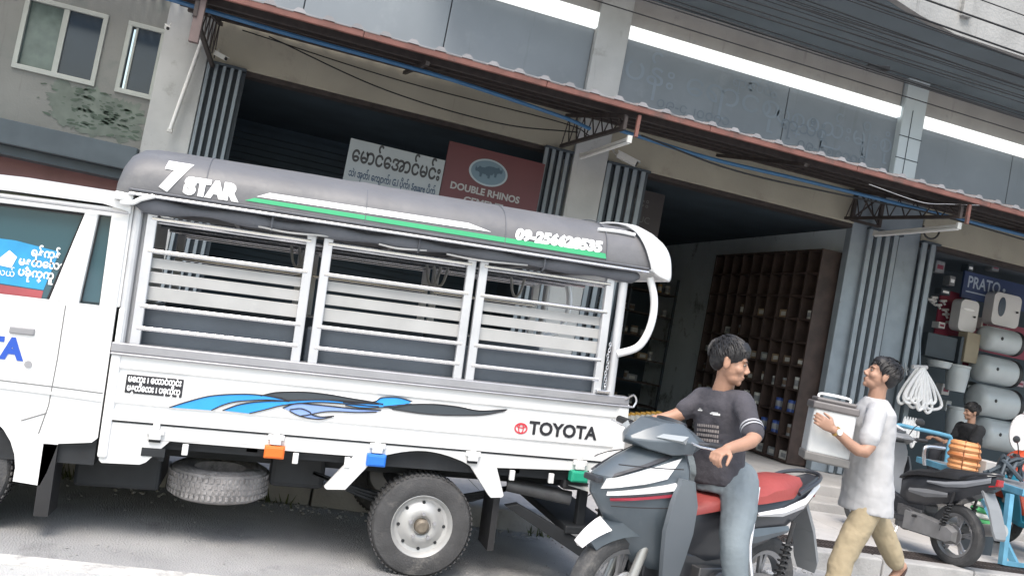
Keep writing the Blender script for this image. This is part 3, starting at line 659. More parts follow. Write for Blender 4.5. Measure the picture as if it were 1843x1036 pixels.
# roof shell
PR = [(-.055, 1.915), (-.060, 1.95), (-.052, 2.02), (-.030, 2.075), (.015, 2.125), (.09, 2.165), (.22, 2.20), (.45, 2.225), (WID/2, 2.235)]
PRF = [(p.x, p.z) for p in smooth_line([(a, 0, c) for a, c in PR], 3)]
def roof_y(z):
    for (y0, z0), (y1, z1) in zip(PRF[:-1], PRF[1:]):
        if z0 <= z <= z1: return lerp(y0, y1, (z-z0)/(z1-z0+1e-9))
    return PRF[0][0] if z < PRF[0][1] else PRF[-1][0]
full = PRF+[(WID-y, z) for y, z in PRF[:-1][::-1]]
def section(x, sc_, dz=0): return [(x, (y-WID/2)*(1-(1-sc_)*.10)+WID/2, 1.915+(z-1.915)*sc_+dz) for y, z in full]
sec = [(-.69, .0, 0), (-.685, .35), (-.67, .62), (-.64, .85), (-.60, .95), (-.53, .995), (-.3, 1.0)]
rs = []
for x, s0 in [(-.70, .12), (-.695, .40), (-.68, .66), (-.655, .84), (-.61, .95), (-.55, .99), (-.40, 1), (.3, 1.01), (.55, 1.0), (.62, 1.02), (.75, 1.0), (1.4, 1.0), (2.0, .985), (2.30, .955), (2.40, .93)]:
    rs.append(section(x, s0))
rf = MB(); rf.loft(rs, cap=True); ro = T(rf, 'roof_shell', M_roof, smooth=50)
# white rear visor
vs = MB(); rings = []
for x, zs_, tl in ((2.28, 0.0, 0), (2.37, .004, .2), (2.45, -.02, .55), (2.50, -.055, .85), (2.515, -.075, 1)):
    ring = []
    for y, z in full:
        fr_ = (z-1.915)/(2.235-1.915); zz_ = lerp(1.915-.05*tl, 2.235*.955+1.915*.045, fr_)+.016+zs_*fr_
        ring.append((x+.03*(1-fr_)*tl, (y-WID/2)*(1.015-.02*tl)+WID/2, zz_-.006*(1-fr_)))
    rings.append(ring)
# only the part of the visor behind a slanted front line
vs.loft(rings, cap=False); vo = T(vs, 'rear_visor', M_white, smooth=60, fixn=False)
def slant(o_):
    for v in o_.data.vertices:
        fr_ = (v.co.z-1.9)/.32
        if v.co.x < 2.45: v.co.x += (1-fr_)*.13*((2.45-v.co.x)/.17)
slant(vo)
sm = vo.modifiers.new('thickness', 'SOLIDIFY'); sm.thickness = .012
T(MB().tube(smooth_line([(2.05, roof_y(2.13)-.012, 2.128), (2.2, roof_y(2.135)-.012, 2.135), (2.30, roof_y(2.13)-.01, 2.13)]), .012, 8), 'visor_bead', M_white)
# chrome bead and valance along the lower edge
def belt(z, r_, m_, x0=-.68, x1=2.42, yo=-.062): T(MB().tube([(x0+.03, yo+.06, z), (x0+.06, yo, z), (lerp(x0, x1, .5), yo-.004, z), (x1-.03, yo, z-.008)], r_, 8), 'roof_bead', m_)
belt(1.912, .009, M_steel); belt(1.935, .006, M_roofd)
T(MB().box(-.70, -.60, -.05, .05, 1.87, 1.915), 'front_bracket', M_white, smooth=0, bevel=.012)
T(MB().tube(smooth_line([(-.66, -.03, 1.86), (-.60, -.05, 1.865), (-.56, -.06, 1.89), (-.50, -.062, 1.915)]), .014, 8), 'front_bead', M_white)
cv = MB(); rings = []
for k in range(60):                                            # rolled canvas curtain tied under the roof edge
    u = k/59; x = lerp(-.60, 2.36, u); rr = .034+.010*math.sin(u*40)+.010*mnoise.noise(Vector((u*9, 1.5, 0))); dz = -.008*math.sin(u*math.pi*6)**2
    if k in (0, 59): rr = .012
    rings.append([(x, -.002+rr*.8*math.cos(t_), 1.872+dz+rr*math.sin(t_)*(1.05)) for t_ in [2*math.pi*j/14 for j in range(14)]])
cv.loft(rings); sm2 = MB()
for x in (-.25, .62, 1.45, 2.1):                               # stitched seams over the roof
    sm2.tube([(x, y-.002, z+.001) for y, z in full], .0035, 5)
T(sm2, 'roof_seam', M_roofd, ro)
cvo = T(cv, 'rolled_curtain', M_roofd, smooth=60)
cv2 = MB()
for a, c_ in ((.05, .45), (.72, 1.0), (1.12, 1.62)):
    cv2.tube(smooth_line([(a, -.02, 1.838), (lerp(a, c_, .4), -.032, 1.828), (c_, -.018, 1.842)]), .006, 6)
T(cv2, 'curtain_cord', M_slat, cvo)
for x in (.12, .95, 1.72): T(MB().tube([(x, .005+.05*math.cos(q), 1.872+.05*math.sin(q)) for q in [2*math.pi*j/12 for j in range(12)]], .006, 5, closed=True), 'strap', M_roofd, cvo)
T(MB().box(-.6, 2.35, .02, WID-.02, 1.905, 1.915), 'roof_lining', M_roofd, smooth=0)
for x in (-.1, .4, .9, 1.35, 1.8, 2.2): T(MB().tube([(x, .02, 1.88), (x, WID-.02, 1.88)], .016, 8), 'roof_bow', M_alu)
for y in (.35, .8, 1.25): T(MB().tube([(-.55, y, 1.80), (2.3, y, 1.80)], .012, 8), 'hand_rail', M_steel)
for x in (.25, .3, 1.15, 1.2, 1.75): T(MB().tube(smooth_line([(x, .8, 1.80), (x+.02, .8, 1.70), (x+.05, .8, 1.66), (x+.08, .8, 1.70), (x+.1, .8, 1.80)]), .010, 6), 'hanging_strap', M_slat)
# stripes and lettering on the roof side
def stripe(name, m_, top_, bot_):
    q = MB(); N_ = 40
    for i in range(N_+1):
        u = i/N_
        for L in (top_, bot_):
            x = lerp(L[0][0], L[1][0], u); z = lerp(L[0][1], L[1][1], u); q.v.append(Vector((x, roof_y(z)-.0045, z)))
    for i in range(N_): q.face((2*i, 2*i+2, 2*i+3, 2*i+1))
    T(q, name, m_, smooth=0, fixn=False)
stripe('white_stripe', M_letter, ((.085, 2.028), (1.22, 2.035)), ((.02, 1.997), (1.36, 2.003)))
stripe('green_stripe', M_green, ((.01, 1.988), (2.09, 1.980)), ((-.04, 1.966), (2.10, 1.948)))
wr = lambda x, z: roof_y(z)-.0055
t = MB(); text_on(t, '7', .20, (-.405, 0, 2.03), bold=.016, shear=.18, wrap=wr, fit=.155)
text_on(t, 'STAR', .118, (-.215, 0, 1.995), bold=.010, shear=.05, wrap=wr, fit=.29)
T(t, 'lettering', M_letter, smooth=0)
t = MB(); text_on(t, '09-256628535', .088, (1.79, 0, 2.012), bold=.006, shear=.15, wrap=wr, fit=.56); T(t, 'phone_number', M_letter, smooth=0)
# cab -------------------------------------------------------------
CX0 = -2.35
WX, WZ = -1.315, .370                                          # front wheel
ar = [(WX+.33*math.cos(a), WZ+.02+.33*math.sin(a)) for a in [R(-8+(196)*k/16) for k in range(17)]]
low = [(-.615, 1.30), (-.615, .60), (-.64, .575), (-.80, .555), (-.835, .40), (-.86, .33)]+ar+[(-1.69, .36), (-2.2, .36), (CX0, .5), (CX0+.02, .95), (CX0+.10, 1.30)]
for yy in (0, WID-.03):
    c = MB(); c.prism(low, yy, yy+.03); T(c, 'cab_side', M_white, smooth=0)
def pillar(pts_, y0=.005, y1=.04): 
    for a, b_ in ((y0, y1), (WID-y1, WID-y0)):
        T(MB().prism(pts_, a, b_), 'cab_pillar', M_white, smooth=0, bevel=.008)
pillar([(-.615, 1.29), (-.615, 1.86), (-.705, 1.86), (-.70, 1.29)])
pillar([(-.80, 1.29), (-.765, 1.79), (-.83, 1.79), (-.945, 1.29)], .0, .04)
pillar([(CX0+.10, 1.29), (CX0+.16, 1.29), (-1.92, 1.80), (-2.02, 1.80)])
T(MB().prism([(-.70, 1.78), (-.70, 1.83), (-1.96, 1.80), (-1.96, 1.75)], .004, .035), 'window_header', M_white, smooth=0, bevel=.006)
c = MB(); rings = []
for x, zt, s0 in ((-.61, 1.87, .0), (-.64, 1.885, .35), (-.75, 1.905, .8), (-1.2, 1.90, 1), (-1.7, 1.88, 1), (-1.98, 1.83, .6), (-2.05, 1.79, 0)):
    rings.append([(x, -.012, zt-.065), (x, -.018, zt-.025), (x, .05, zt+.01*s0), (x, .3, zt+.04*s0), (x, WID/2, zt+.05*s0), (x, WID-.3, zt+.04*s0), (x, WID-.05, zt+.01*s0), (x, WID+.018, zt-.025), (x, WID+.012, zt-.065)])
c.loft(rings); T(c, 'cab_roof', M_white, smooth=45)
T(MB().tube([(-.62, -.022, 1.808), (-1.96, -.022, 1.782)], .007, 6), 'drip_rail', M_alu)
gl_ = MB().box(-1.99, -.70, .045, .05, 1.285, 1.83); T(gl_, 'side_glass', M_glass, smooth=0)
T(MB().box(-1.99, -.70, WID-.05, WID-.045, 1.285, 1.83), 'side_glass', M_glass, smooth=0)
T(MB().tube([(-.70, .043, 1.31), (-.70, .043, 1.79), (-.765, .043, 1.785), (-.80, .043, 1.31)], .008, 6, closed=True), 'glass_seal', M_black)
T(MB().tube([(-.955, .043, 1.30), (-.845, .043, 1.77), (-1.9, .043, 1.745)], .009, 6), 'glass_seal', M_black)
T(MB().prism([(CX0+.12, 1.31), (CX0+.11, 1.31), (-2.02, 1.80), (-2.01, 1.80)], .05, WID-.05), 'windscreen', M_glass, smooth=0)
T(MB().box(CX0, -.62, .03, WID-.03, .45, .6), 'cab_floor', M_under, smooth=0)
T(MB().prism([(CX0, .5), (CX0, .95), (CX0+.10, 1.30), (CX0+.14, 1.30), (CX0+.05, .95), (CX0+.05, .5)], .03, WID-.03), 'cab_front', M_white, smooth=0)
T(MB().box(-1.4, -.75, .15, WID-.15, .6, 1.25), 'cab_seat', M_seat, smooth=0, bevel=.05)
T(MB().box(-.80, -.68, .15, WID-.15, 1.2, 1.55), 'head_rest', M_seat, smooth=0, bevel=.05)
st = MB(); st.sheet([(-1.75, 1.375), (-.985, 1.345), (-.935, 1.555), (-1.15, 1.585), (-1.75, 1.58)], .043); T(st, 'window_sticker', M_sblue, smooth=0)
t = MB(); 
for z, tx in ((1.535, 'ရန်ကုန်'), (1.48, 'မန္တ\u1031လး'), (1.425, 'ပခုက္ကူ')): text_on(t, tx, .06, (-1.03+(z-1.425)*.3, .0405, z), bold=.002, sx=.8)
t.sheet([(-1.24, 1.45), (-1.17, 1.53), (-1.13, 1.50), (-1.15, 1.44)], .0405); text_on(t, 'ပင်လယ်', .05, (-1.2, .0405, 1.41), sx=.8)
T(t, 'sticker_lettering', M_letter, smooth=0)
st = MB(); st.sheet([(-1.75, 1.30), (-.99, 1.295), (-.985, 1.34), (-1.75, 1.365)], .043); T(st, 'red_sticker_band', mat('faded_red_sticker', (.32, .07, .08), .4, var=.15), smooth=0)
T(MB().box(-1.105, -.985, -.012, .0, 1.105, 1.142), 'door_handle', mat('grey_handle', (.25, .25, .26), .4, var=.05), smooth=0, bevel=.010)
t = MB(); text_on(t, 'TOYOTA', .15, (-1.32, -.004, 1.02), bold=.008, fit=.60); T(t, 'door_lettering', M_navy, smooth=0)
T(MB().tube([(-.995, -.004, .955), (-.995, -.008, .955)], .018, 14), 'key_lock', M_alu)
gr = mat('panel_gap', (.18, .18, .18), .8, var=0)
for pts_ in ([(-.86, 1.28), (-.862, 1.0), (-.872, .75), (-.90, .60)], [(-.62, .84), (-.86, .85), (-1.5, .87)], [(-.875, .71), (-.99, .66)]):
    T(MB().tube([(a, -.0005, c_) for a, c_ in pts_], .0035, 5), 'panel_gap', gr)
T(MB().tube([(-.62, -.002, .80), (-.88, -.003, .815), (-1.3, -.002, .83)], .008, 6), 'body_crease', M_white)
T(MB().box(-.87, -.80, .0, .20, .17, .55), 'mud_flap', M_black, smooth=0)
# chassis and wheels
for y in (.38, WID-.45): T(MB().box(-2.1, 2.35, y, y+.07, .46, .58), 'chassis_rail', M_under, smooth=0)
T(MB().box(-.56, 2.33, .06, .09, .56, .70), 'side_member', M_under, smooth=0)
for x in (-.4, .15, .7, 1.7, 2.2): T(MB().box(x, x+.06, .06, WID-.06, .58, .68), 'cross_member', M_under, smooth=0)
T(MB().box(-.75, -.30, .25, .7, .28, .52), 'battery_box', M_under, smooth=0, bevel=.02)
T(MB().box(.30, .62, .3, .7, .34, .56), 'fuel_tank', M_under, smooth=0, bevel=.03)
RWX, RWZ = 1.20, .225
T(MB().tube([(RWX, .1, RWZ), (RWX, WID-.1, RWZ)], .05, 12).ball((RWX, WID/2, RWZ), .14, 14), 'rear_axle', M_under)
T(MB().tube([(WX, .1, WZ), (WX, WID-.1, WZ)], .04, 12), 'front_axle', M_under)
for k in range(3): T(MB().tube(smooth_line([(.55, .30, .44), (.9, .30, .31+.02*k), (RWX, .30, .27+.02*k), (1.5, .30, .33+.02*k), (1.85, .30, .46)]), .012, 6), 'leaf_spring', M_under)
wp = [(.185, -.078), (.20, -.085), (.245, -.088), (.285, -.080), (.300, -.060), (.303, 0), (.300, .060), (.285, .080), (.245, .088), (.185, .078)]
def wheel(x, z, y, sgn, r0=.303):
    s0 = r0/.303; wh = T(MB().lathe([(r*s0, h) for r, h in wp], (x, y, z), 'Y', 48), 'wheel', M_rubber, smooth=40)
    tr = MB()
    for k in range(60):
        a = 2*math.pi*k/60; m_ = Matrix.Translation((x, y, z)) @ Matrix.Rotation(a, 4, 'Y')
        for dy in (-.058, -.02, .02, .058): tr.box(-.008, .008, dy-.012, dy+.012, r0-.004, r0+.004, m_)
    T(tr, 'tread', M_rubber, wh, smooth=0)
    rp_ = [(.190, -.062), (.192, -.074), (.182, -.078), (.172, -.066), (.160, -.046), (.140, -.040), (.118, -.052), (.098, -.066), (.070, -.068), (.055, -.060), (.052, -.05), (.03, -.05), (.03, -.03), (.15, -.02), (.19, -.05)]
    T(MB().lathe([(r, h*sgn) for r, h in rp_], (x, y, z), 'Y', 48), 'rim', mat('silver_rim', (.42, .42, .415), .42, .4, var=.10, vs=8, dirt=((.36, .35, .33), 9, .6)), wh, smooth=40)
    h = MB()
    for k in range(8):
        a = 2*math.pi*k/8; cx_, cz_ = x+.137*math.cos(a), z+.137*math.sin(a)
        h.tube([(cx_, y-.0475*sgn, cz_), (cx_, y-.03*sgn, cz_)], .010, 10)
    T(h, 'rim_hole', M_under, wh)
    h = MB()
    for k in range(5):
        a = 2*math.pi*k/5+.3; cx_, cz_ = x+.075*math.cos(a), z+.075*math.sin(a)
        h.tube([(cx_, y-.085*sgn, cz_), (cx_, y-.06*sgn, cz_)], .011, 6)
    T(h, 'wheel_nut', M_alu, wh)
    T(MB().lathe([(.0, -.095), (.028, -.095), (.042, -.085), (.046, -.05), (0, -.05)], (x, y, z), 'Y', 20) if sgn > 0 else MB().lathe([(.0, .095), (.028, .095), (.042, .085), (.046, .05), (0, .05)], (x, y, z), 'Y', 20), 'hub', mat('rusty_hub', (.17, .145, .115), .6, .4, var=.3, vs=20), wh)
wheel(RWX, RWZ, .12, 1); wheel(RWX, RWZ, WID-.12, -1); wheel(WX, WZ, .12, 1); wheel(WX, WZ, WID-.12, -1)
sp = T(MB().lathe([(.15, -.075), (.19, -.09), (.24, -.092), (.272, -.075), (.283, -.03), (.284, .03), (.272, .075), (.24, .092), (.19, .09), (.15, .075)], (.015, .42, .335), 'Z', 48), 'spare_tyre', M_dustyrub, smooth=40)
tr = MB()
for k in range(56):
    a = 2*math.pi*k/56; m_ = Matrix.Translation((.015, .42, .335)) @ Matrix.Rotation(a, 4, 'Z')
    for j, dz in enumerate((-.05, -.017, .017, .05)): tr.box(.279, .289, -.010, .006, dz-.012, dz+.012, m_ @ Matrix.Rotation(.03*(j % 2), 4, 'Z'))
T(tr, 'tread', M_dustyrub, sp, smooth=0)
T(MB().box(1.62, 1.66, .06, .30, .10, .46), 'mud_flap', M_black, smooth=0)
# rear step and exhaust
T(MB().prism([(1.72, .36), (1.80, .38), (2.28, .16), (2.30, .08), (2.24, .08)], .12, .18), 'step_brace', M_under, smooth=0, bevel=.006)
T(MB().box(2.12, 2.48, .10, WID-.1, .22, .27).box(2.2, 2.26, .14, .2, .24, .62).box(2.36, 2.42, .14, .2, .24, .5), 'rear_step', M_under, smooth=0, bevel=.008)
T(MB().tube([(1.75, .25, .47), (2.15, .16, .43)], .045, 14), 'silencer', mat('dull_exhaust', (.16, .16, .165), .5, .6, var=.2, vs=9))
T(MB().box(2.05, 2.42, .06, .14, .50, .60), 'rear_bumper', M_black, smooth=0, bevel=.02)
T(MB().prism([(2.08, .535), (2.22, .505), (2.30, .50), (2.22, .53)], .03, .06), 'reflector_strip', M_camw, smooth=0)
# ------------------------------------------------------------------ goods shelf in the middle shop
shx = 7.68; sy0, sy1 = 10.70, 13.80; sz0, sz1 = SF+.02, 3.50; dep = .34; NC, NR = 10, 9
ws = thing('pigeonhole_shelf', 'tall dark wooden pigeonhole shelf on the inner wall of the middle shop', 'shelf', (shx, 12.6, SF))
MB().box(shx-.02, shx, sy0, sy1, sz0, sz1).build('back_board', M_wood, ws, smooth=0, world=True)
for k in range(NR+1):
    z = lerp(sz0, sz1-.03, k/NR); MB().box(shx-dep, shx-.022, sy0+.03, sy1-.03, z, z+.028).build('shelf_board', M_wood, ws, smooth=0, world=True)
for k in range(NC+1):
    y = lerp(sy0, sy1-.03, k/NC); MB().box(shx-dep-.006, shx-.022, y, y+.028, sz0, sz1).build('divider', M_wood, ws, smooth=0, world=True)
goods_m = [mat('tin_pale', (.45, .45, .42), .5, var=.15, vs=14), mat('tin_grey', (.20, .21, .22), .5, var=.2, vs=14), mat('tin_brown', (.13, .09, .06), .6, var=.2, vs=14), mat('tin_blue', (.03, .07, .26), .45, var=.2, vs=14), mat('carton_tan', (.26, .19, .12), .8, var=.15, vs=10), mat('tin_yellow', (.42, .24, .04), .5, var=.2, vs=14)]
protoc, protob = None, None
GOODL = {0: 'pale', 1: 'grey', 2: 'brown', 3: 'blue', 4: 'tan', 5: 'yellow'}
def can_mesh(m, r, h):
    b = MB().lathe([(0, 0), (r, 0), (r*1.03, .006), (r, .014), (r, h-.014), (r*1.03, h-.006), (r*.95, h), (r*.9, h-.004), (0, h-.004)], (0, 0, 0), 'Z', 16, closed=False)
    return b
cans = {}
def put_can(x, y, z, k, where, r=.055, h=.13):
    key = (k, r, h)
    if key not in cans:
        o = can_mesh(goods_m[k], r, h).build('paint_tin', goods_m[k]); 
        MB().lathe([(r*1.01, h*.25), (r*1.012, h*.75)], (0, 0, 0), 'Z', 16, closed=False).build('label_band', goods_m[(k+1) % 3], o); cans[key] = o; c = o
    else: c = copy_tree(cans[key])
    c.location = (x, y, z); tag(c, '%s tin %s' % (GOODL[k], where), 'tin', 'tins on the pigeonhole shelf'); return c
boxes = {}
def put_box(x, y, z, k, where):
    if k not in boxes:
        o = MB().box(-.09, .09, -.11, .11, 0, .12).build('carton', goods_m[k], smooth=0, bevel=.006)
        MB().box(-.0925, -.0905, -.06, .06, .03, .09).build('carton_label', goods_m[0 if k != 0 else 1], o, smooth=0); boxes[k] = o; c = o
    else: c = copy_tree(boxes[k])
    c.location = (x, y, z); tag(c, '%s carton %s' % (GOODL[k], where), 'carton', 'cartons on the pigeonhole shelf'); return c
rn = random.Random(5)
RW = ['on the lowest board', 'on the second board from the floor', 'on the third board from the floor', 'on the fourth board from the floor', 'on the fifth board from the floor', 'on the sixth board from the floor', 'on the seventh board from the floor', 'on the eighth board from the floor', 'on the top board']
for r_ in range(NR):
    zb_ = lerp(sz0, sz1-.03, r_/NR)+.029
    for c_ in range(NC):
        yc = lerp(sy0, sy1-.03, (c_+.5)/NC)+.014
        if r_ > 6 or (r_ > 4 and rn.random() < .6) or rn.random() < .08: continue
        where = RW[r_]+' of the dark shelf'
        if r_ in (1, 2) and c_ < 5 and rn.random() < .8:
            k = 3 if c_ < 3 else 0
            for dy in (-.085, .055): put_can(shx-dep+.08, yc+dy, zb_, k, where, .062, .17)
        elif rn.random() < .55:
            for dy in (-.09, .03): put_can(shx-dep+rn.uniform(.09, .14), yc+dy, zb_, rn.choice([0, 0, 1, 2]), where, rn.choice([.045, .055]), rn.choice([.10, .13, .17]))
        else: put_box(shx-dep+.13, yc, zb_, rn.choice([0, 1, 2, 4]), where)
# deeper racks at the back of the middle shop, partly lit
bk = thing('goods_rack', 'dim metal rack of goods deep inside the middle shop behind the truck', 'rack', (6.6, 15.6, SF))
for z in (.5, .95, 1.4, 1.85, 2.3, 2.75): MB().box(4.6, 7.6, 15.6, 16.1, z, z+.03).build('shelf_board', M_wood, bk, smooth=0, world=True)
for x in (4.6, 5.6, 6.6, 7.57): MB().box(x, x+.04, 15.6, 15.64, SF, 3.1).build('upright', M_gated, bk, smooth=0, world=True)
for k in range(64):
    z = rn.choice([.53, .98, 1.43, 1.88, 2.33, 2.78]); x = rn.uniform(4.8, 7.5)
    if rn.random() < .5: c = put_can(x, 15.75, z, rn.choice([0, 1, 2, 2, 5]), 'among the dim goods on the rack deep in the shop', rn.choice([.045, .055]), rn.choice([.13, .17]))
    else:
        c = put_box(x, 15.78, z, rn.choice([1, 2, 4, 4]), 'among the dim goods on the rack deep in the shop'); c.rotation_euler = (0, 0, R(90))
    c['group'] = 'goods on the deep rack'
# yellow tins by the truck's tail
for k in range(7): 
    p = at(1128+k*9.5, 752-k*.5, 10.6); c = put_can(p.x, p.y, p.z-.06, 5, 'in the short row just behind the tail of the truck', .04, .13); c['group'] = 'row of yellow tins'
lb_ = thing('low_bench', 'low dark bench carrying yellow tins behind the truck tail', 'bench', (5.0, 10.6, SF))
p0, p1 = at(1118, 760, 10.6), at(1205, 768, 10.6)
MB().box(p0.x-.3, p1.x+.05, 10.5, 10.8, p1.z-.13, p1.z-.06).build('bench_top', M_wood, lb_, smooth=0, world=True)
for x in (p0.x-.25, p1.x): MB().box(x, x+.05, 10.52, 10.78, SF, p1.z-.13).build('leg', M_wood, lb_, smooth=0, world=True)

# ------------------------------------------------------------------ water heater shop at right
M_tank = mat('tank_grey', (.45, .485, .50), .4, .1, var=.06, vs=3)
M_heater = mat('heater_white', (.60, .59, .59), .35, var=.04, vs=3)
M_crim = mat('crimson_board', (.22, .03, .06), .5, var=.12, vs=3)
sg = thing('brand_sign', 'deep blue signboard with pale PRATO lettering above the water heaters', 'sign', (10.7, 11.7, 3.3))
p0, p1 = at(1730, 532, 11.7), at(1850, 510, 11.7)
MB().box(p0.x, p0.x+2.2, 11.7, 11.74, p0.z-.02, p0.z+.42).build('board', mat('deep_blue_board', (.025, .045, .12), .5, var=.15, vs=2), sg, smooth=0, world=True)
t = MB(); text_on(t, 'PRATO', .27, (p0.x+.42, 11.697, p0.z+.25), bold=.005, fit=.66); t.box(p0.x+.07, p0.x+.80, 11.694, 11.697, p0.z+.085, p0.z+.105); t.ball((p0.x+.83, 11.695, p0.z+.25), (.03, .003, .03), 10)
t.build('lettering', mat('pale_blue_letter', (.36, .42, .5), .5, var=0), sg, smooth=0, world=True)
rk = thing('display_rack', 'crimson backed display rack that carries the water heaters and tanks', 'rack', (11, 11.95, SF))
q0 = at(1682, 600, 11.9)
MB().box(q0.x, q0.x+.42, 11.9, 11.93, q0.z-.1, q0.z+.75).build('back_board', M_crim, rk, smooth=0, world=True)
MB().box(q0.x+.42, q0.x+3., 11.9, 11.93, q0.z-.12, q0.z+.42).build('back_board', M_crim, rk, smooth=0, world=True)
def heater(px, py, wd, ht, label, oval):
    p = at(px, py, 11.6); t = thing('water_heater', label, 'heater', (p.x, 11.6, p.z), 0, 'rounded water heaters on the rack')
    r = .09; o2 = []
    for (cx_, cz_, a0) in ((wd/2-r, ht/2-r, 0), (-wd/2+r, ht/2-r, 90), (-wd/2+r, -ht/2+r, 180), (wd/2-r, -ht/2+r, 270)):
        for k in range(6): a = R(a0+90*k/5); o2.append((p.x+cx_+r*math.cos(a), p.z+cz_+r*math.sin(a)))
    MB().prism(o2, 11.5, 11.7).build('case', M_heater, t, smooth=40, bevel=.02, world=True)
    if oval: MB().prism(ell(p.x-.11, p.z+.04, .07, .16, 24), 11.49, 11.5).build('control_panel', mat('heater_dark', (.04, .06, .10), .2, var=0), t, smooth=0, world=True)
    else: MB().prism(ell(p.x-.02, p.z+.1, .11, .02, 20), 11.49, 11.5).build('brand_strip', M_letter, t, smooth=0, world=True)
    MB().tube([(p.x+wd/2-.08, 11.49, p.z), (p.x+wd/2-.08, 11.47, p.z)], .018, 12).build('knob', M_black, t, world=True)
heater(1735, 568, .36, .52, 'smaller rounded white water heater beside the crimson board', False)
heater(1803, 558, .56, .54, 'larger rounded white water heater with a dark oval panel', True)
def tank(px, py, r, L, label, cap=True):
    p = at(px, py, 11.4); t = thing('water_tank', label, 'tank', (p.x, 11.4, p.z-r), 0, 'grey tanks stacked on their sides')
    MB().lathe([(0.0, -.03), (r*.6, -.02), (r*.95, .03), (r, .09), (r, L-.05), (r*.96, L), (0, L)], (p.x, 11.4, p.z), 'X', 28, closed=False).build('barrel', M_tank, t, smooth=50, world=True)
    MB().lathe([(r*.80, L+.002), (r*1.02, L-.01), (r*1.03, L+.05), (r*.80, L+.05)], (p.x, 11.4, p.z), 'X', 28).build('black_rim', M_black, t, world=True)
    MB().lathe([(0, L+.03), (r*.8, L+.02), (r*.8, L), (0, L)], (p.x, 11.4, p.z), 'X', 28, closed=False).build('end_plate', M_heater, t, world=True)
    MB().ball((p.x+.2, 11.4-r, p.z+.02), (.03, .01, .03), 8).build('valve', M_black, t, world=True)
tank(1768, 606, .20, .62, 'uppermost grey tank lying on its side with a black rim')
tank(1758, 660, .22, .66, 'second grey tank down lying under the uppermost one')
tank(1752, 716, .25, .72, 'third grey tank down behind the seated person')
tank(1760, 776, .25, .72, 'lowest grey tank near the shop floor')
for (a, b, l) in ((1690, 634, ''), ):
    pass
for px_, py_, w_, h_, m_, lab in ((1722, 680, .34, .42, M_tank, 'grey plastic drum below the tan carton'), (1690, 655, .36, .10, M_tank, 'flat grey basin on the dark crate at the left of the heater shop'), (1722, 760, .34, .5, M_tank, 'lower grey plastic drum behind the white hoses')):
    p = at(px_, py_, 11.3); t = thing('plastic_drum', lab, 'drum', (p.x, 11.3, p.z-h_/2))
    MB().lathe([(0, -h_/2), (w_*.42, -h_/2), (w_*.5, h_*.1), (w_*.5, h_*.42), (w_*.46, h_/2), (0, h_/2)], (p.x, 11.3, p.z), 'Z', 26, closed=False).build('drum_body', m_, t, smooth=40, world=True)
    MB().lathe([(w_*.49, h_*.40), (w_*.53, h_*.42), (w_*.53, h_*.5), (w_*.47, h_*.5)], (p.x, 11.3, p.z), 'Z', 26).build('drum_rim', m_, t, smooth=40, world=True)
p = at(1742, 625, 11.5); t = tag(MB().box(p.x-.14, p.x+.13, 11.4, 11.6, p.z-.24, p.z+.24).build('carton', mat('tan_carton', (.30, .26, .19), .8, var=.1), smooth=0, bevel=.01), 'upright tan carton between the crimson board and the tanks', 'carton')
p = at(1690, 620, 11.5); tag(MB().box(p.x-.28, p.x+.30, 11.45, 11.7, p.z-.22, p.z+.16).box(p.x+.32, p.x+.38, 11.4, 11.7, p.z-.3, p.z+.2).build('crate', M_gated, smooth=0, bevel=.01), 'dark blue grey crate under the crimson board', 'crate')
for k in range(9):                                            # small fittings hung on the crimson board
    p = at(1675+rn.uniform(-12, 34), 555+rn.uniform(-28, 36), 11.85)
    tag(MB().tube([(p.x-.06, 11.85, p.z), (p.x+.05, 11.84, p.z+.02)], .022, 8).tube([(p.x, 11.85, p.z), (p.x, 11.80, p.z-.05)], .018, 8).build('pipe_fitting', M_heater), 'small pale pipe fitting hung on the crimson board', 'fitting', 'pipe fittings on the crimson board')
M_pinkw = mat('pale_pink_plastic', (.45, .34, .37), .5, var=.15, vs=6)
for k in range(16):                                            # boxed and wrapped stock filling the gaps of the rack
    px_, py_ = [(1838, 470), (1790, 480), (1745, 482), (1712, 505), (1700, 525), (1840, 612), (1750, 650), (1745, 695), (1700, 700), (1705, 730), (1693, 585), (1750, 540), (1770, 582), (1835, 690), (1838, 745), (1690, 480)][k]
    p = at(px_, py_, 11.75); w_, h_ = rn.uniform(.10, .2), rn.uniform(.10, .2)
    cn_, cm_ = rn.choice([('pinkish', M_pinkw), ('blue grey', M_tank), ('white', M_heater), ('crimson', M_crim), ('grey', MATS['tin_grey']), ('dark', M_gated)])
    o = MB().box(p.x-w_/2, p.x+w_/2, 11.72, 11.88, p.z-h_/2, p.z+h_/2).build('boxed_stock', cm_, smooth=0, bevel=.01)
    MB().box(p.x-w_*.32, p.x+w_*.32, 11.716, 11.72, p.z-h_*.2, p.z+h_*.15).build('box_label', rn.choice([M_letter, MATS['tin_blue'], M_crim]), o, smooth=0)
    tag(o, 'small '+cn_+' box of stock wedged between the heaters and tanks on the rack', 'box', 'boxed stock on the display rack')
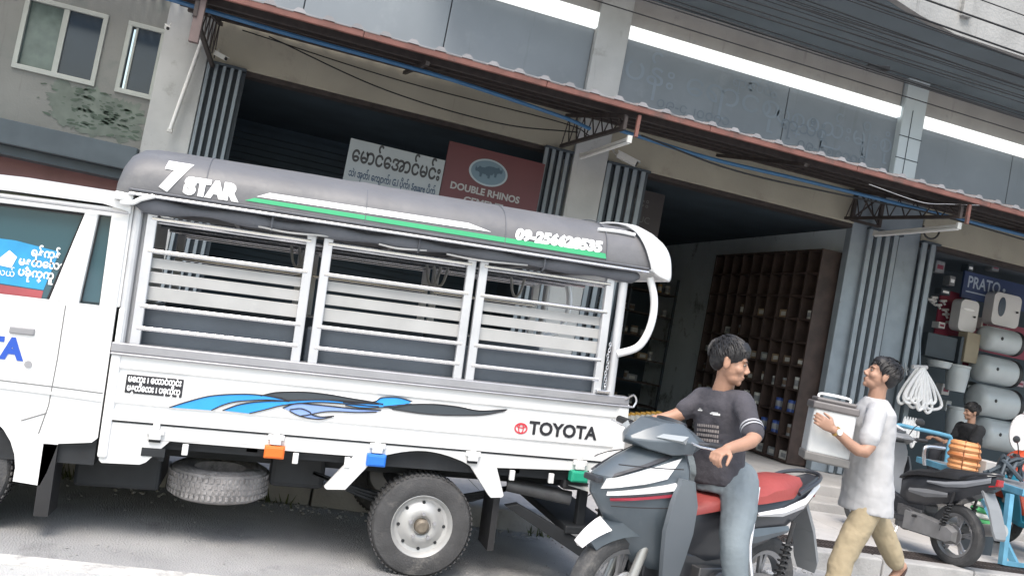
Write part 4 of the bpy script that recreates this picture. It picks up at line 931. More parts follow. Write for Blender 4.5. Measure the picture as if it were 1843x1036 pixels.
# white hose bundles hanging from a rod at the gate
hb = thing('hose_bundle', 'thick bundle of white hoses looped over a rod beside the narrow gate', 'hose', tuple(at(1655, 665, 10.2)), 0)
M_hose = mat('white_hose', (.84, .84, .84), .4, var=.05, vs=8)
p = at(1655, 662, 10.2)
for k in range(17):
    dx = -.13+.018*k; L = rn.uniform(.44, .62); wv = rn.uniform(.05, .09)+.10*(k == 16); y = 10.2-rn.uniform(0, .1)
    sw = -.09+.013*k
    pts_ = [(p.x+dx*.3+sw*0, y, p.z)]+[(p.x+dx*.7+sw*.6-wv*.7, y-.01, p.z-L*.45), (p.x+dx+sw*.9-wv, y, p.z-L*.85), (p.x+dx+sw, y, p.z-L), (p.x+dx+sw+wv, y, p.z-L*.85), (p.x+dx*.7+sw*.6+wv*.6, y+.01, p.z-L*.4)]
    q_ = [Vector(a) for a in pts_]; sm_ = smooth_line(q_+[q_[0]], 5)[:-1]
    MB().tube(sm_, .021, 7, closed=True).build('hose_loop', M_hose, hb, world=True)
MB().tube([(p.x-.12, 10.2, p.z+.0), (p.x+.12, 10.2, p.z+.03)], .03, 8).build('tie_band', M_heater, hb, world=True)
MB().bar((p.x, 10.2, p.z+.02), (p.x+.05, 10.38, p.z+.6), .015).build('hook_rod', M_gate, hb, world=True)
h2 = thing('hose_bundle', 'short second bundle of white hose hanging low beneath the first', 'hose', tuple(at(1640, 780, 10.2)), 0)
p = at(1640, 752, 10.2)
for k in range(6):
    dx = -.12+.045*k; L = rn.uniform(.30, .40)
    sm_ = smooth_line([Vector(a) for a in [(p.x+dx, 10.18, p.z), (p.x+dx-.03, 10.17, p.z-L*.7), (p.x+dx, 10.17, p.z-L), (p.x+dx+.03, 10.17, p.z-L*.7), (p.x+dx, 10.18, p.z)]], 5)[:-1]
    MB().tube(sm_, .018, 7, closed=True).build('hose_loop', M_hose, h2, world=True)
p = at(1625, 665, 10.25); hk = MB()
for k in range(6): hk.tube([(p.x-.1+.04*k, 10.25, p.z+.1-.05*(k % 3)), (p.x-.08+.04*k, 10.2, p.z-.02-.05*(k % 2)), (p.x-.05+.04*k, 10.2, p.z+.02)], .012, 6)
tag(hk.build('chain_bunch', mat('chain_grey', (.30, .32, .33), .4, .5, var=.2)), 'grey bunch of chain links hung above the white hoses', 'chain')

# ------------------------------------------------------------------ two wheelers
def scooter(label, loc, rz, scale, pal, group=None, steer=0., mirrors=True):
    t = thing('scooter', label, 'scooter', loc, rz, group); t.scale = (scale,)*3
    P_, A_, B2, S_, D_ = pal[:5]                                   # panels, accent white, accent red, seat, dark trim
    def S(mb, name, m, p=None, **k): return mb.build(name, m, p or t, **k)
    def wheel_(x, r, y=0, nm='wheel'):
        wh = S(MB().lathe([(r*.70, -.035), (r*.82, -.052), (r*.95, -.044), (r, -.018), (r, .018), (r*.95, .044), (r*.82, .052), (r*.70, .035)], (x, y, r), 'Y', 40), nm, M_rubber, smooth=40)
        rm = MB().lathe([(r*.62, -.03), (r*.71, -.04), (r*.71, .04), (r*.62, .03)], (x, y, r), 'Y', 40)
        for k in range(5):
            a = 2*math.pi*k/5+.4
            for da in (-.12, .12): rm.bar((x+.03*math.cos(a), y, r+.03*math.sin(a)), (x+r*.66*math.cos(a+da), y, r+r*.66*math.sin(a+da)), .022, .018, (0, 1, 0))
        S(rm, 'rim', mat('alloy_grey', (.30, .30, .31), .35, .6, var=.1), wh); S(MB().tube([(x, -.07, r), (x, .07, r)], .035, 16), 'hub', M_black, wh)
        S(MB().lathe([(.05, .055), (.10, .055), (.10, .060), (.05, .060)], (x, y, r), 'Y', 28), 'brake_disc', M_steel, wh)
    rf_, rr_ = .285, .285
    FA = .54 if mirrors else .45
    wheel_(FA, rf_); wheel_(-.63, rr_)
    for s_ in (-1, 1): S(MB().tube([(FA, .075*s_, .285), (FA-.12, .075*s_, .66)], [.026, .022], 12), 'fork', mat('fork_grey', (.34, .34, .33), .35, .5, var=.1))
    f = MB(); rings = []                                       # front mudguard
    for k in range(15):
        a = R(148-104*k/14); w_ = (.10 if not mirrors else .085)*(.35+.65*math.sin(math.pi*min(1, .12+k/15.5))); r = rf_+(.065 if not mirrors else .035)
        c = Vector((FA+r*math.cos(a), 0, rf_+r*math.sin(a))); d = Vector((math.cos(a), 0, math.sin(a)))
        rings.append([c+Vector((0, -w_, 0))-d*.07, c+Vector((0, -w_*.85, 0)), c+d*.02, c+Vector((0, w_*.85, 0)), c+Vector((0, w_, 0))-d*.07, c-d*.005])
    f.loft(rings); S(f, 'front_mudguard', P_, smooth=50)
    f = MB(); rings = []
    for k in range(6):
        a = R(62-26*k/5); w_ = .06*(1-k/5.6)+.012; r = rf_+(.092 if not mirrors else .06); c = Vector((FA+r*math.cos(a), 0, rf_+r*math.sin(a))); d = Vector((math.cos(a), 0, math.sin(a)))
        rings.append([c+Vector((0, -w_, 0))-d*.035, c+d*.018, c+Vector((0, w_, 0))-d*.035, c-d*.03])
    f.loft(rings); S(f, 'mudguard_tip', A_, smooth=50)
    # front apron
    def sect(z, xf, w_, xb, n=14):
        o_ = []
        for k in range(n+1):
            u = -1+2*k/n; o_.append((xb+(xf-xb)*(1-abs(u)**1.7), w_*u, z))
        return o_+[(xb-.05, w_*.8, z), (xb-.06, 0, z), (xb-.05, -w_*.8, z)]
    ap = MB().loft([sect(.40, .36, .10, .24), sect(.48, .46, .14, .26), sect(.62, .60, .18, .30), sect(.745, .72, .215, .32), sect(.835, .73, .225, .31), sect(.92, .60, .185, .29), sect(1.0, .44, .12, .28)])
    ap.xform(lambda p: p); apo = S(ap, 'front_apron', P_, smooth=35)
    for s_ in (-1, 1):
        def sp(x, z, off=.006):                                # point on the apron flank
            zz = [.48, .62, .745, .835, .92, 1.0]; XF = [.46, .60, .72, .73, .60, .44]; WW = [.14, .18, .215, .225, .185, .12]; XB = [.26, .30, .32, .31, .29, .28]
            z = min(max(z, .481), .999); i = max(j for j in range(5) if zz[j] <= z); u = (z-zz[i])/(zz[i+1]-zz[i])
            xf, w_, xb = lerp(XF[i], XF[i+1], u), lerp(WW[i], WW[i+1], u), lerp(XB[i], XB[i+1], u)
            q_ = max(0., min(1., 1-(x-xb)/(xf-xb))); return (x, s_*(w_*q_**(1/1.7)+off), z+.0)
        def patch(name, m_, up, lo, off=.007, seg=8):
            q = MB()
            for i in range(seg+1):
                u = i/seg
                for L in (up, lo):
                    x = lerp(L[0][0], L[1][0], u); z = lerp(L[0][1], L[1][1], u); q.v.append(Vector(sp(x, z, off)))
            for i in range(seg): q.face((2*i, 2*i+2, 2*i+3, 2*i+1))
            o_ = S(q, name, m_, apo, smooth=0, fixn=False); sm = o_.modifiers.new('thickness', 'SOLIDIFY'); sm.thickness = .012; sm.offset = 0
        patch('headlight', mat('headlight_clear', (.62, .62, .62), .12, var=.03, coat=.6), ((.695, .825), (.31, .965)), ((.705, .775), (.42, .865)), .009)
        patch('white_stripe', A_, ((.68, .765), (.38, .855)), ((.68, .748), (.36, .825)))
        patch('red_stripe', B2, ((.66, .735), (.33, .815)), ((.655, .727), (.33, .802)))
        patch('dark_stripe', D_, ((.66, .85), (.36, .975)), ((.675, .835), (.36, .96)), .008)
    S(MB().box(.70, .745, -.05, .05, .80, .83), 'badge', D_, apo, smooth=0, bevel=.008)
    if not mirrors:                                            # cables, badge and seams of the nearer one
        for s_ in (-1, 1): S(MB().tube(smooth_line([(.30, .16*s_, 1.03), (.40, .10*s_, 1.0), (.42, .05*s_, .93)]), .006, 6), 'control_cable', M_black)
        for s_ in (-1, 1):
            for z_, z2 in ((.705, .74), (.90, .925)):
                S(MB().tube([sp2 for sp2 in [Vector((x_, s_*w2, z_+(z2-z_)*i/5)) for i, (x_, w2) in enumerate(((.66, .085), (.60, .125), (.54, .155), (.48, .18), (.42, .20), (.36, .215)))]], .003, 5), 'panel_seam', M_black, apo)
    # side wing panels that shield the legs
    for s_ in (-1, 1):
        wgs = MB().loft([[(x, s_*(w0-.012), z), (x, s_*(w0+.012), z), (x+dx, s_*(w0+.02), z+.01), (x+dx, s_*(w0-.005), z+.01)] for x, dx, w0, z in ((.19, .10, .13, .32), (.20, .16, .17, .48), (.22, .20, .21, .62), (.24, .18, .225, .76), (.26, .1, .20, .87))])
        S(wgs, 'leg_shield', mat('shield_grey', (.115, .13, .145), .4, var=.06) if pal[5] else D_, smooth=45)
    # handlebar cover and bars
    st = Matrix.Translation((.36, 0, 0)) @ Matrix.Rotation(steer, 4, 'Z') @ Matrix.Translation((-.36, 0, 0))
    hc = MB().loft([[(x, -w_, z0), (x, -w_*1.15, lerp(z0, z1, .5)), (x, -w_*.55, z1), (x, w_*.55, z1), (x, w_*1.15, lerp(z0, z1, .5)), (x, w_, z0)] for x, w_, z0, z1 in ((.565, .02, 1.01, 1.03), (.50, .085, .985, 1.075), (.40, .15, .975, 1.12), (.30, .19, .99, 1.125), (.22, .17, 1.02, 1.10), (.13, .07, 1.045, 1.07))])
    hc.xform(lambda p: st @ p); S(hc, 'handlebar_cover', P_, smooth=20, bevel=.01)
    dsh = MB().loft([[(.26+a*math.cos(q), b*math.sin(q), z+.3*a*math.cos(q)) for q in [2*math.pi*j/16 for j in range(16)]] for z, a, b in ((1.10, .055, .10), (1.128, .05, .09))]).xform(lambda p: st @ p); S(dsh, 'dashboard', D_, smooth=40)
    for s_ in (-1, 1):
        S(MB().tube([st @ Vector(v) for v in ((.34, .12*s_, 1.04), (.27, .24*s_, 1.055), (.24, .36*s_, 1.06))], .013, 10), 'handlebar', D_)
        S(MB().tube([st @ Vector(v) for v in ((.262, .26*s_, 1.056), (.235, .375*s_, 1.06))], .020, 12), 'grip', M_black)
        S(MB().tube([st @ Vector(v) for v in ((.33, .20*s_, 1.05), (.335, .26*s_, 1.045), (.295, .37*s_, 1.05))], .006, 6), 'brake_lever', M_steel)
        if mirrors: S(MB().tube([st @ Vector(v) for v in ((.31, .19*s_, 1.07), (.30, .24*s_, 1.17), (.29, .28*s_, 1.21))], .006, 6), 'mirror_stem', M_black)
        if mirrors: S(MB().ball(st @ Vector((.29, .30*s_, 1.24)), (.016, .065, .042), 14), 'mirror', M_black)
        S(MB().loft([[tuple(st @ Vector((x_, s_*y_, z_))) for x_, y_, z_ in q_] for q_ in ([(.44, .10, 1.03), (.48, .10, 1.05), (.44, .11, 1.07)], [(.36, .19, 1.04), (.40, .20, 1.055), (.36, .20, 1.08)])]), 'indicator', mat('smoked_lens', (.30, .32, .33), .15, var=0), smooth=0)
    # floor, tunnel, body
    S(MB().loft([[(x, -w_, z0), (x, w_, z0), (x, w_, z1), (x, -w_, z1)] for x, w_, z0, z1 in ((.36, .11, .30, .36), (.22, .15, .27, .33), (-.1, .16, .26, .32), (-.25, .14, .28, .36))]), 'floor_board', D_, smooth=0, bevel=.012)
    S(MB().loft([[(x, -w_, .30), (x, -w_*.8, z), (x, w_*.8, z), (x, w_, .30)] for x, w_, z in ((.34, .06, .62), (.2, .06, .50), (.0, .07, .47), (-.2, .09, .60), (-.3, .10, .70))]), 'centre_tunnel', D_, smooth=40, bevel=.01)
    def bsec(x, w_, z0, z1): return [(x, -w_*.6, z0), (x, -w_, lerp(z0, z1, .35)), (x, -w_*.95, lerp(z0, z1, .75)), (x, -w_*.7, z1), (x, w_*.7, z1), (x, w_*.95, lerp(z0, z1, .75)), (x, w_, lerp(z0, z1, .35)), (x, w_*.6, z0)]
    S(MB().loft([bsec(.05, .06, .44, .66), bsec(-.1, .12, .44, .74), bsec(-.3, .15, .47, .775), bsec(-.55, .155, .56, .80), bsec(-.78, .12, .68, .86), bsec(-.98, .05, .80, .92)]), 'side_fairing', D_, smooth=45)
    for s_ in (-1, 1):
        S(MB().loft([[(x, s_*(y_), z0), (x, s_*(y_+.012), (z0+z1)/2), (x, s_*y_, z1)] for x, y_, z0, z1 in ((-.34, .150, .70, .72), (-.55, .154, .705, .755), (-.75, .135, .75, .81), (-.95, .07, .845, .895))]), 'tail_stripe', A_, smooth=30)
        S(MB().loft([[(x, s_*(y_), z0), (x, s_*(y_+.012), (z0+z1)/2), (x, s_*y_, z1)] for x, y_, z0, z1 in ((-.12, .128, .56, .60), (-.35, .158, .56, .64), (-.6, .162, .62, .66))]), 'side_stripe', P_, smooth=30)
    def ssec(x, w_, z0, z1): return [(x, -w_, z0), (x, -w_*.95, lerp(z0, z1, .6)), (x, -w_*.6, z1), (x, w_*.6, z1), (x, w_*.95, lerp(z0, z1, .6)), (x, w_, z0)]
    S(MB().loft([ssec(.10, .05, .655, .69), ssec(-.02, .11, .70, .755), ssec(-.2, .145, .745, .81), ssec(-.40, .15, .77, .835), ssec(-.47, .15, .78, .875), ssec(-.65, .13, .80, .90), ssec(-.80, .07, .84, .905)]), 'seat', S_, smooth=45)
    S(MB().tube(smooth_line([(-.68, .14, .83), (-.86, .12, .90), (-.97, .05, .93), (-.97, -.05, .93), (-.86, -.12, .90), (-.68, -.14, .83)]), .012, 8), 'grab_rail', D_)
    S(MB().loft([[(-.93, -.07, .80), (-.93, .07, .80), (-.93, .06, .88), (-.93, -.06, .88)], [(-1.0, -.035, .83), (-1.0, .035, .83), (-1.0, .03, .89), (-1.0, -.03, .89)]]), 'tail_light', mat('red_lens', (.30, .015, .02), .15, var=0, coat=.5), smooth=0, bevel=.006)
    S(MB().loft([[(x, -w_, z), (x, w_, z), (x-.012, w_, z+.02), (x-.012, -w_, z+.02)] for x, w_, z in ((-.86, .07, .76), (-.97, .075, .60), (-1.05, .08, .42), (-1.07, .06, .36))]), 'rear_mudguard', mat('guard_grey', (.20, .21, .22), .5, var=.1), smooth=0)
    S(MB().box(-.30, .0, -.11, .12, .20, .42).tube([(-.15, -.10, .30), (-.15, .15, .30)], .11, 18), 'engine', mat('engine_grey', (.10, .10, .105), .45, .5, var=.2, vs=12), smooth=40, bevel=.015)
    S(MB().loft([[(x, .10, z0), (x, .17, z0+.02), (x, .17, z1-.02), (x, .10, z1)] for x, z0, z1 in ((-.15, .19, .40), (-.4, .20, .39), (-.66, .20, .37), (-.72, .23, .34))]), 'transmission_case', mat('case_grey', (.22, .22, .225), .4, .4, var=.15, vs=9), smooth=40)
    S(MB().tube([(-.1, -.12, .22), (-.35, -.15, .25), (-.5, -.17, .32), (-.95, -.19, .44)], [.02, .03, .055, .055], 14), 'silencer', mat('silencer_pale', (.42, .41, .40), .35, .5, var=.15, vs=8))
    for s_ in (-1, 1):
        sp_ = MB().tube([(-.58, .16*s_, .30), (-.66, .15*s_, .68)], .012, 8)
        sp_.tube([Vector((-.595, .158*s_, .36))+Vector((-.045, -.005*s_, .22))*u+Vector((math.cos(u*50), math.sin(u*50), 0))*.026 for u in [k/60 for k in range(61)]], .007, 5)
        S(sp_, 'shock_absorber', M_black)
    S(MB().tube([(-.05, .12, .22), (-.12, .26, .02)], .010, 8), 'side_stand', M_steel)
    for s_ in (-1, 1): S(MB().tube([(-.28, .12*s_, .36), (-.30, .22*s_, .36)], .014, 8), 'foot_peg', M_black)
    return t
P_slate = mat('slate_plastic', (.078, .096, .112), .36, var=.14, vs=5, coat=.15, dirt=((.12, .135, .145), 7, .62))
P_dark = mat('charcoal_plastic', (.030, .032, .038), .35, var=.1, vs=5, coat=.2)
P_wht = mat('white_plastic', (.66, .65, .66), .3, var=.04, coat=.2)
P_red = mat('maroon_plastic', (.30, .03, .05), .35, var=.08)
P_seat = mat('red_seat', (.28, .05, .045), .55, var=.12, vs=6, bump=.15, bs=30)
SYAW = math.atan2(.555, .83)+math.pi                            # heads left and toward the road
scA = scooter('slate grey scooter with white and red stripes and a red seat under the rider', (2.46, 4.38, .002), math.pi+R(20), 1.08, (P_slate, P_wht, P_red, P_seat, P_dark, True), steer=R(4), mirrors=False)
scB = scooter('black scooter parked with its tail to the kerb behind the walking man', (6.44, 7.28, GZ), R(95), 1.0, (mat('mid_grey_plastic', (.17, .175, .185), .4, var=.1, vs=5), mat('dim_grey_plastic', (.22, .23, .25), .4, var=.06), P_red, M_black, P_dark, False), group='scooters parked on the pavement')
P_or = mat('orange_red_plastic', (.50, .07, .03), .35, var=.06, coat=.2)
scC = scooter('orange red scooter parked behind the blue handcart at the right edge', (8.75, 7.75, GZ), R(100), 1.0, (P_or, P_wht, P_or, M_black, mat('turquoise_plastic', (.03, .24, .36), .4, var=.08), False), group='scooters parked on the pavement')
tag(MB().ball((6.42, 7.62, 1.28), (.16, .10, .035), 16, Matrix.Rotation(.3, 3, 'Y')).ball((6.30, 7.60, 1.25), (.12, .09, .03), 14).build('folded_cloth', mat('pale_cloth', (.42, .41, .42), .9, var=.12, vs=8, bump=.6, bs=14)), 'crumpled pale cloth thrown over the front of the parked black scooter', 'cloth')

# ------------------------------------------------------------------ blue handcart
hc = thing('handcart', 'long blue steel handcart with hoop handle standing on the pavement', 'cart', (7.8, 7.6, GZ))
M_cart = mat('cart_blue', (.12, .32, .46), .45, .15, var=.18, vs=7, dirt=((.22, .25, .27), 8, .6))
def K(mb, name, m=M_cart, **k): return mb.build(name, m, hc, world=True, **k)
cl0, cl1 = at(1652, 826, 8.95), at(1845, 887, 6.95); CXL = cl1.x; CZ = .93
CXR = CXL+.80
def cx_at(y): return CXL
hp = [at(1612, 790, 8.95), at(1614, 766, 8.95), at(1640, 769, 8.95), at(1700, 782, 8.95), at(1711, 788, 8.95), at(1708, 800, 8.95), at(1702, 836, 8.95)]
K(MB().tube(smooth_line(hp, 6), .026, 10), 'hoop_handle')
hp = [at(1664, 836, 8.6), at(1663, 812, 8.6), at(1670, 803, 8.6), at(1700, 806, 8.6)]
K(MB().tube(smooth_line(hp, 5), .022, 10), 'hoop_handle', M_steel)
K(MB().bar(cl0, cl1, .05, .07), 'side_rail', smooth=0, bevel=.006)
K(MB().bar(cl0+Vector((.80, .0, 0)), cl1+Vector((.80, 0, 0)), .05, .07), 'side_rail', smooth=0, bevel=.006)
for u in (0.01, .25, .5, .75, .99):
    c = lerp(cl0, cl1, u); K(MB().bar(c+Vector((0, 0, -.02)), c+Vector((.80, 0, -.02)), .04), 'cross_bar', smooth=0)
dk = MB()
for k in range(7): dk.bar(cl0+Vector((.06+.113*k, 0, .018)), cl1+Vector((.06+.113*k, 0, .018)), .10, .018)
K(dk, 'deck', mat('deck_grey', (.16, .18, .20), .7, var=.2, vs=5), smooth=0)
g0 = at(1818, 888, 7.02); g1 = at(1804, 1012, 6.92); g2 = at(1778, 912, 7.3); g3 = at(1830, 1006, 6.98)
g1.z = g3.z = GZ+.02
K(MB().bar(g0, g1, .055), 'leg', smooth=0); K(MB().bar(g2, g3, .06), 'leg', smooth=0); K(MB().bar(g0+Vector((.75, 0, 0)), g1+Vector((.75, 0, 0)), .055), 'leg', smooth=0)
K(MB().bar(g1+Vector((0, 0, .02)), g1+Vector((.8, 0, .02)), .04), 'foot_bar', smooth=0)
K(MB().bar(g2, lerp(cl0, cl1, .55), .05), 'brace', smooth=0)
for x in (CXL-.02, CXL+.84): K(MB().lathe([(.26, -.02), (.30, -.02), (.30, .02), (.26, .02)], (x, 8.3, GZ+.31), 'X', 32), 'wheel', M_rubber)
# orange coil on the cart
M_coil = mat('orange_hose', (.60, .28, .12), .5, var=.12, vs=9)
oc = at(1735, 822, 8.05); oz = lerp(cl0, cl1, (8.95-8.05)/2.0).z+.03
cc_ = thing('hose_coil', 'thick coil of orange hose lying on the blue handcart', 'hose', (oc.x, oc.y, oz), 0)
for k in range(6):
    r = .13+.008*math.sin(k*2.1); MB().tube([(oc.x+.01*math.sin(k)+r*math.cos(a), oc.y+r*math.sin(a), oz+.035+.052*k) for a in [2*math.pi*j/30 for j in range(30)]], .034, 8, closed=True).build('hose_loop', M_coil, cc_, world=True)
for a in (225, 285):
    a = R(a); MB().tube([(oc.x+(.13+.046*math.cos(q))*math.cos(a), oc.y+(.13+.038*math.cos(q))*math.sin(a), oz+.16+.18*math.sin(q)) for q in [2*math.pi*j/16 for j in range(16)]], .007, 5, closed=True).build('binding_tie', mat('brown_tie', (.22, .08, .03), .7, var=0), cc_, world=True)
MB().tube([(oc.x+.148*math.cos(a), oc.y+.148*math.sin(a), oz+.165) for a in [2*math.pi*j/30 for j in range(30)]], .030, 8, closed=True).build('dark_loop', mat('rust_hose', (.42, .15, .05), .5, var=.1), cc_, world=True)
p = at(1775, 838, 8.0); bx_ = tag(MB().box(p.x-.10, p.x+.16, 7.9, 8.2, p.z-.16, p.z+.06).build('carton', mat('pale_carton', (.42, .41, .40), .8, var=.1), smooth=0, bevel=.01), 'low pale carton beside the orange coil on the handcart', 'carton')
jk = MB(); p = at(1815, 838, 7.6)
for k in range(9): jk.tube(smooth_line([(p.x+rn.uniform(-.2, .25), 7.6+rn.uniform(-.2, .2), p.z-.12), (p.x+rn.uniform(-.15, .2), 7.6, p.z+rn.uniform(-.02, .12)), (p.x+rn.uniform(-.2, .3), 7.65, p.z-.1)]), rn.uniform(.010, .026), 6)
tag(jk.build('pipe_scrap', M_gated), 'tangle of dark pipe offcuts heaped on the handcart', 'pipes')
gp = at(1765, 925, 7.5); GX = gp.x
gw = thing('rope_stack', 'stack of green and white rope hanks on the pavement behind the black scooter', 'rope', (GX, 7.5, GZ))
for k in range(7):
    MB().tube([(GX+.08*math.cos(a), 7.5+.08*math.sin(a), GZ+.33+.06*k) for a in [2*math.pi*j/20 for j in range(20)]], .03, 7, closed=True).build('rope_hank', [mat('green_rope', (.08, .38, .14), .7, var=.2, vs=20), mat('white_rope', (.55, .55, .52), .7, var=.15, vs=20)][k % 2], gw, world=True)
MB().box(GX-.11, GX+.11, 7.39, 7.61, GZ, GZ+.30).build('crate_base', M_gated, gw, smooth=0, world=True)
tq = at(1800, 912, 8.3)
tq = tag(MB().ball((tq.x, 8.3, tq.z), (.24, .16, .12), 18).build('turquoise_bag', mat('turquoise_cloth', (.03, .30, .48), .7, var=.15, vs=6, bump=.5, bs=12)), 'bulging turquoise bag lying under the handcart rail', 'bag')
p = at(1836, 778, 9.3)
wo = thing('round_signboard', 'white oval signboard on a dark green pole at the right edge', 'sign', (p.x, 9.3, SF))
MB().prism(ell(p.x, p.z, .19, .25, 32), 9.28, 9.30).build('disc', M_heater, wo, smooth=0, world=True, bevel=.004)
MB().tube([(p.x+.06, 9.32, SF), (p.x+.05, 9.32, p.z+.1)], .03, 10).build('pole', mat('dark_green_paint', (.03, .08, .06), .5, var=.1), wo, world=True)

# ------------------------------------------------------------------ people
def ring(c, side, front, a, b, n=20):
    c, side, front = Vector(c), Vector(side), Vector(front)
    return [c+side*a*math.cos(t)+front*b*math.sin(t) for t in [2*math.pi*j/n for j in range(n)]]
def limb(mb, pts, rad, n=14, k=4):
    P_ = smooth_line(pts, k); m_ = len(pts)-1; rr = []
    for i in range(len(P_)):
        u = i/k; j = min(int(u), m_-1); rr.append(lerp(rad[j], rad[j+1], u-j))
    mb.tube(P_, rr, n); mb.ball(P_[0], rr[0]*.98, 12); mb.ball(P_[-1], rr[-1]*.98, 12)
def soft(o, vox, it=4, fac=.5):
    r = o.modifiers.new('skin', 'REMESH'); r.mode = 'VOXEL'; r.voxel_size = vox; r.use_smooth_shade = True
    s_ = o.modifiers.new('smooth', 'SMOOTH'); s_.iterations = it; s_.factor = fac
def folds(o, size, strength):
    tx = bpy.data.textures.get('fold%.3f' % size) or bpy.data.textures.new('fold%.3f' % size, 'CLOUDS'); tx.noise_scale = size; tx.noise_depth = 2
    d = o.modifiers.new('folds', 'DISPLACE'); d.texture = tx; d.strength = strength; d.mid_level = .5; d.texture_coords = 'LOCAL'
def hand(mb, wrist, fdir, pn, curl, thumb_side, s_=1.):
    """palm with five bent fingers: fdir along the hand, pn out of the palm, thumb_side (+1/-1) along fdir x pn"""
    wrist, f, pn = Vector(wrist), Vector(fdir).normalized(), Vector(pn).normalized()
    pn = (pn-f*f.dot(pn)).normalized(); sd_ = f.cross(pn)*thumb_side
    rings = []
    for u, a, b in ((-.01, .026, .020), (.02, .033, .018), (.05, .041, .016), (.085, .042, .014), (.095, .038, .011)):
        rings.append(ring(wrist+f*u*s_, sd_, pn, a*s_, b*s_, 14))
    mb.loft(rings)
    for k, (off, L) in enumerate(((.030, .070), (.010, .078), (-.011, .072), (-.031, .056))):
        p_ = wrist+f*.086*s_+sd_*off*s_; d = f.copy(); pts_ = [p_-f*.012*s_, p_]; ang = 0
        for j, fr_ in enumerate((.45, .32, .25)):
            ang += curl[j]+.05*k*(curl[0] > .3); dd = f*math.cos(ang)+pn*math.sin(ang); pts_.append(pts_[-1]+dd*L*fr_*s_)
        mb.tube(pts_, [.0095*s_, .0095*s_, .0092*s_, .0085*s_, .0068*s_], 8); mb.ball(pts_[-1], .0068*s_, 8)
    b0 = wrist+f*.028*s_+sd_*.028*s_; d1 = (f*.55+sd_*.65+pn*.35).normalized(); d2 = (f*.8+sd_*.12+pn*.55).normalized()
    tp = [b0-d1*.01*s_, b0+d1*.034*s_, b0+d1*.034*s_+d2*.03*s_, b0+d1*.034*s_+d2*.056*s_]
    mb.tube(tp, [.014*s_, .012*s_, .0105*s_, .008*s_], 8); mb.ball(tp[-1], .008*s_, 8)
def head(mb, c, fwd, up, s_=1.):
    """skull, jaw, nose, ears, lips, brow, cheekbones around c (middle of the head)"""
    fwd, up = Vector(fwd).normalized(), Vector(up).normalized(); sd_ = up.cross(fwd).normalized(); fwd = sd_.cross(up)
    m_ = Matrix((sd_, fwd, up)).transposed()
    L = lambda x, y, z: Vector(c)+(m_ @ Vector((x, y, z)))*s_
    B = lambda x, y, z, r: mb.ball(L(x, y, z), tuple(q*s_ for q in r), 16, m_)
    B(0, -.012, .035, (.074, .092, .080)); B(0, .018, -.02, (.062, .070, .075)); B(0, .034, -.070, (.046, .050, .038)); B(0, .066, -.092, (.022, .018, .018))
    B(.036, .054, -.025, (.026, .028, .024)); B(-.036, .054, -.025, (.026, .028, .024)); B(0, .074, .024, (.050, .014, .012))
    mb.tube([L(0, .078, .016), L(0, .094, -.012), L(0, .104, -.030)], [.008*s_, .011*s_, .014*s_], 8); B(.012, .094, -.033, (.010, .011, .008)); B(-.012, .094, -.033, (.010, .011, .008))
    B(0, .083, -.057, (.024, .010, .006)); B(0, .081, -.068, (.020, .010, .007))
    for e in (-1, 1): B(.076*e, -.008, -.010, (.010, .020, .033)); B(.079*e, -.016, .008, (.008, .014, .018))
    return L, m_
def eyes(parent, L, m_, s_, y=.077):
    for e in (-1, 1):
        MB().ball(L(.031*e, y, .004), (.012*s_, .006*s_, .0048*s_), 12, m_).build('eye', mat('eye_white', (.30, .27, .25), .25, var=0), parent, world=True)
        MB().ball(L(.031*e, y+.0055, .004), (.0055*s_, .003*s_, .0048*s_), 10, m_).build('iris', mat('iris_dark', (.015, .01, .008), .2, var=0), parent, world=True)
        MB().tube([L(.014*e, y+.009, .021), L(.030*e, y+.008, .025), L(.045*e, y-.003, .021)], [.0028*s_, .0034*s_, .002*s_], 6).build('eyebrow', mat('hair_black', (.012, .011, .012), .55, var=.2, vs=30), parent, world=True)
    MB().ball(L(0, .0905, -.0625), (.019*s_, .003*s_, .0018*s_), 10, m_).build('lip_line', mat('lip_brown', (.16, .06, .05), .5, var=0), parent, world=True)
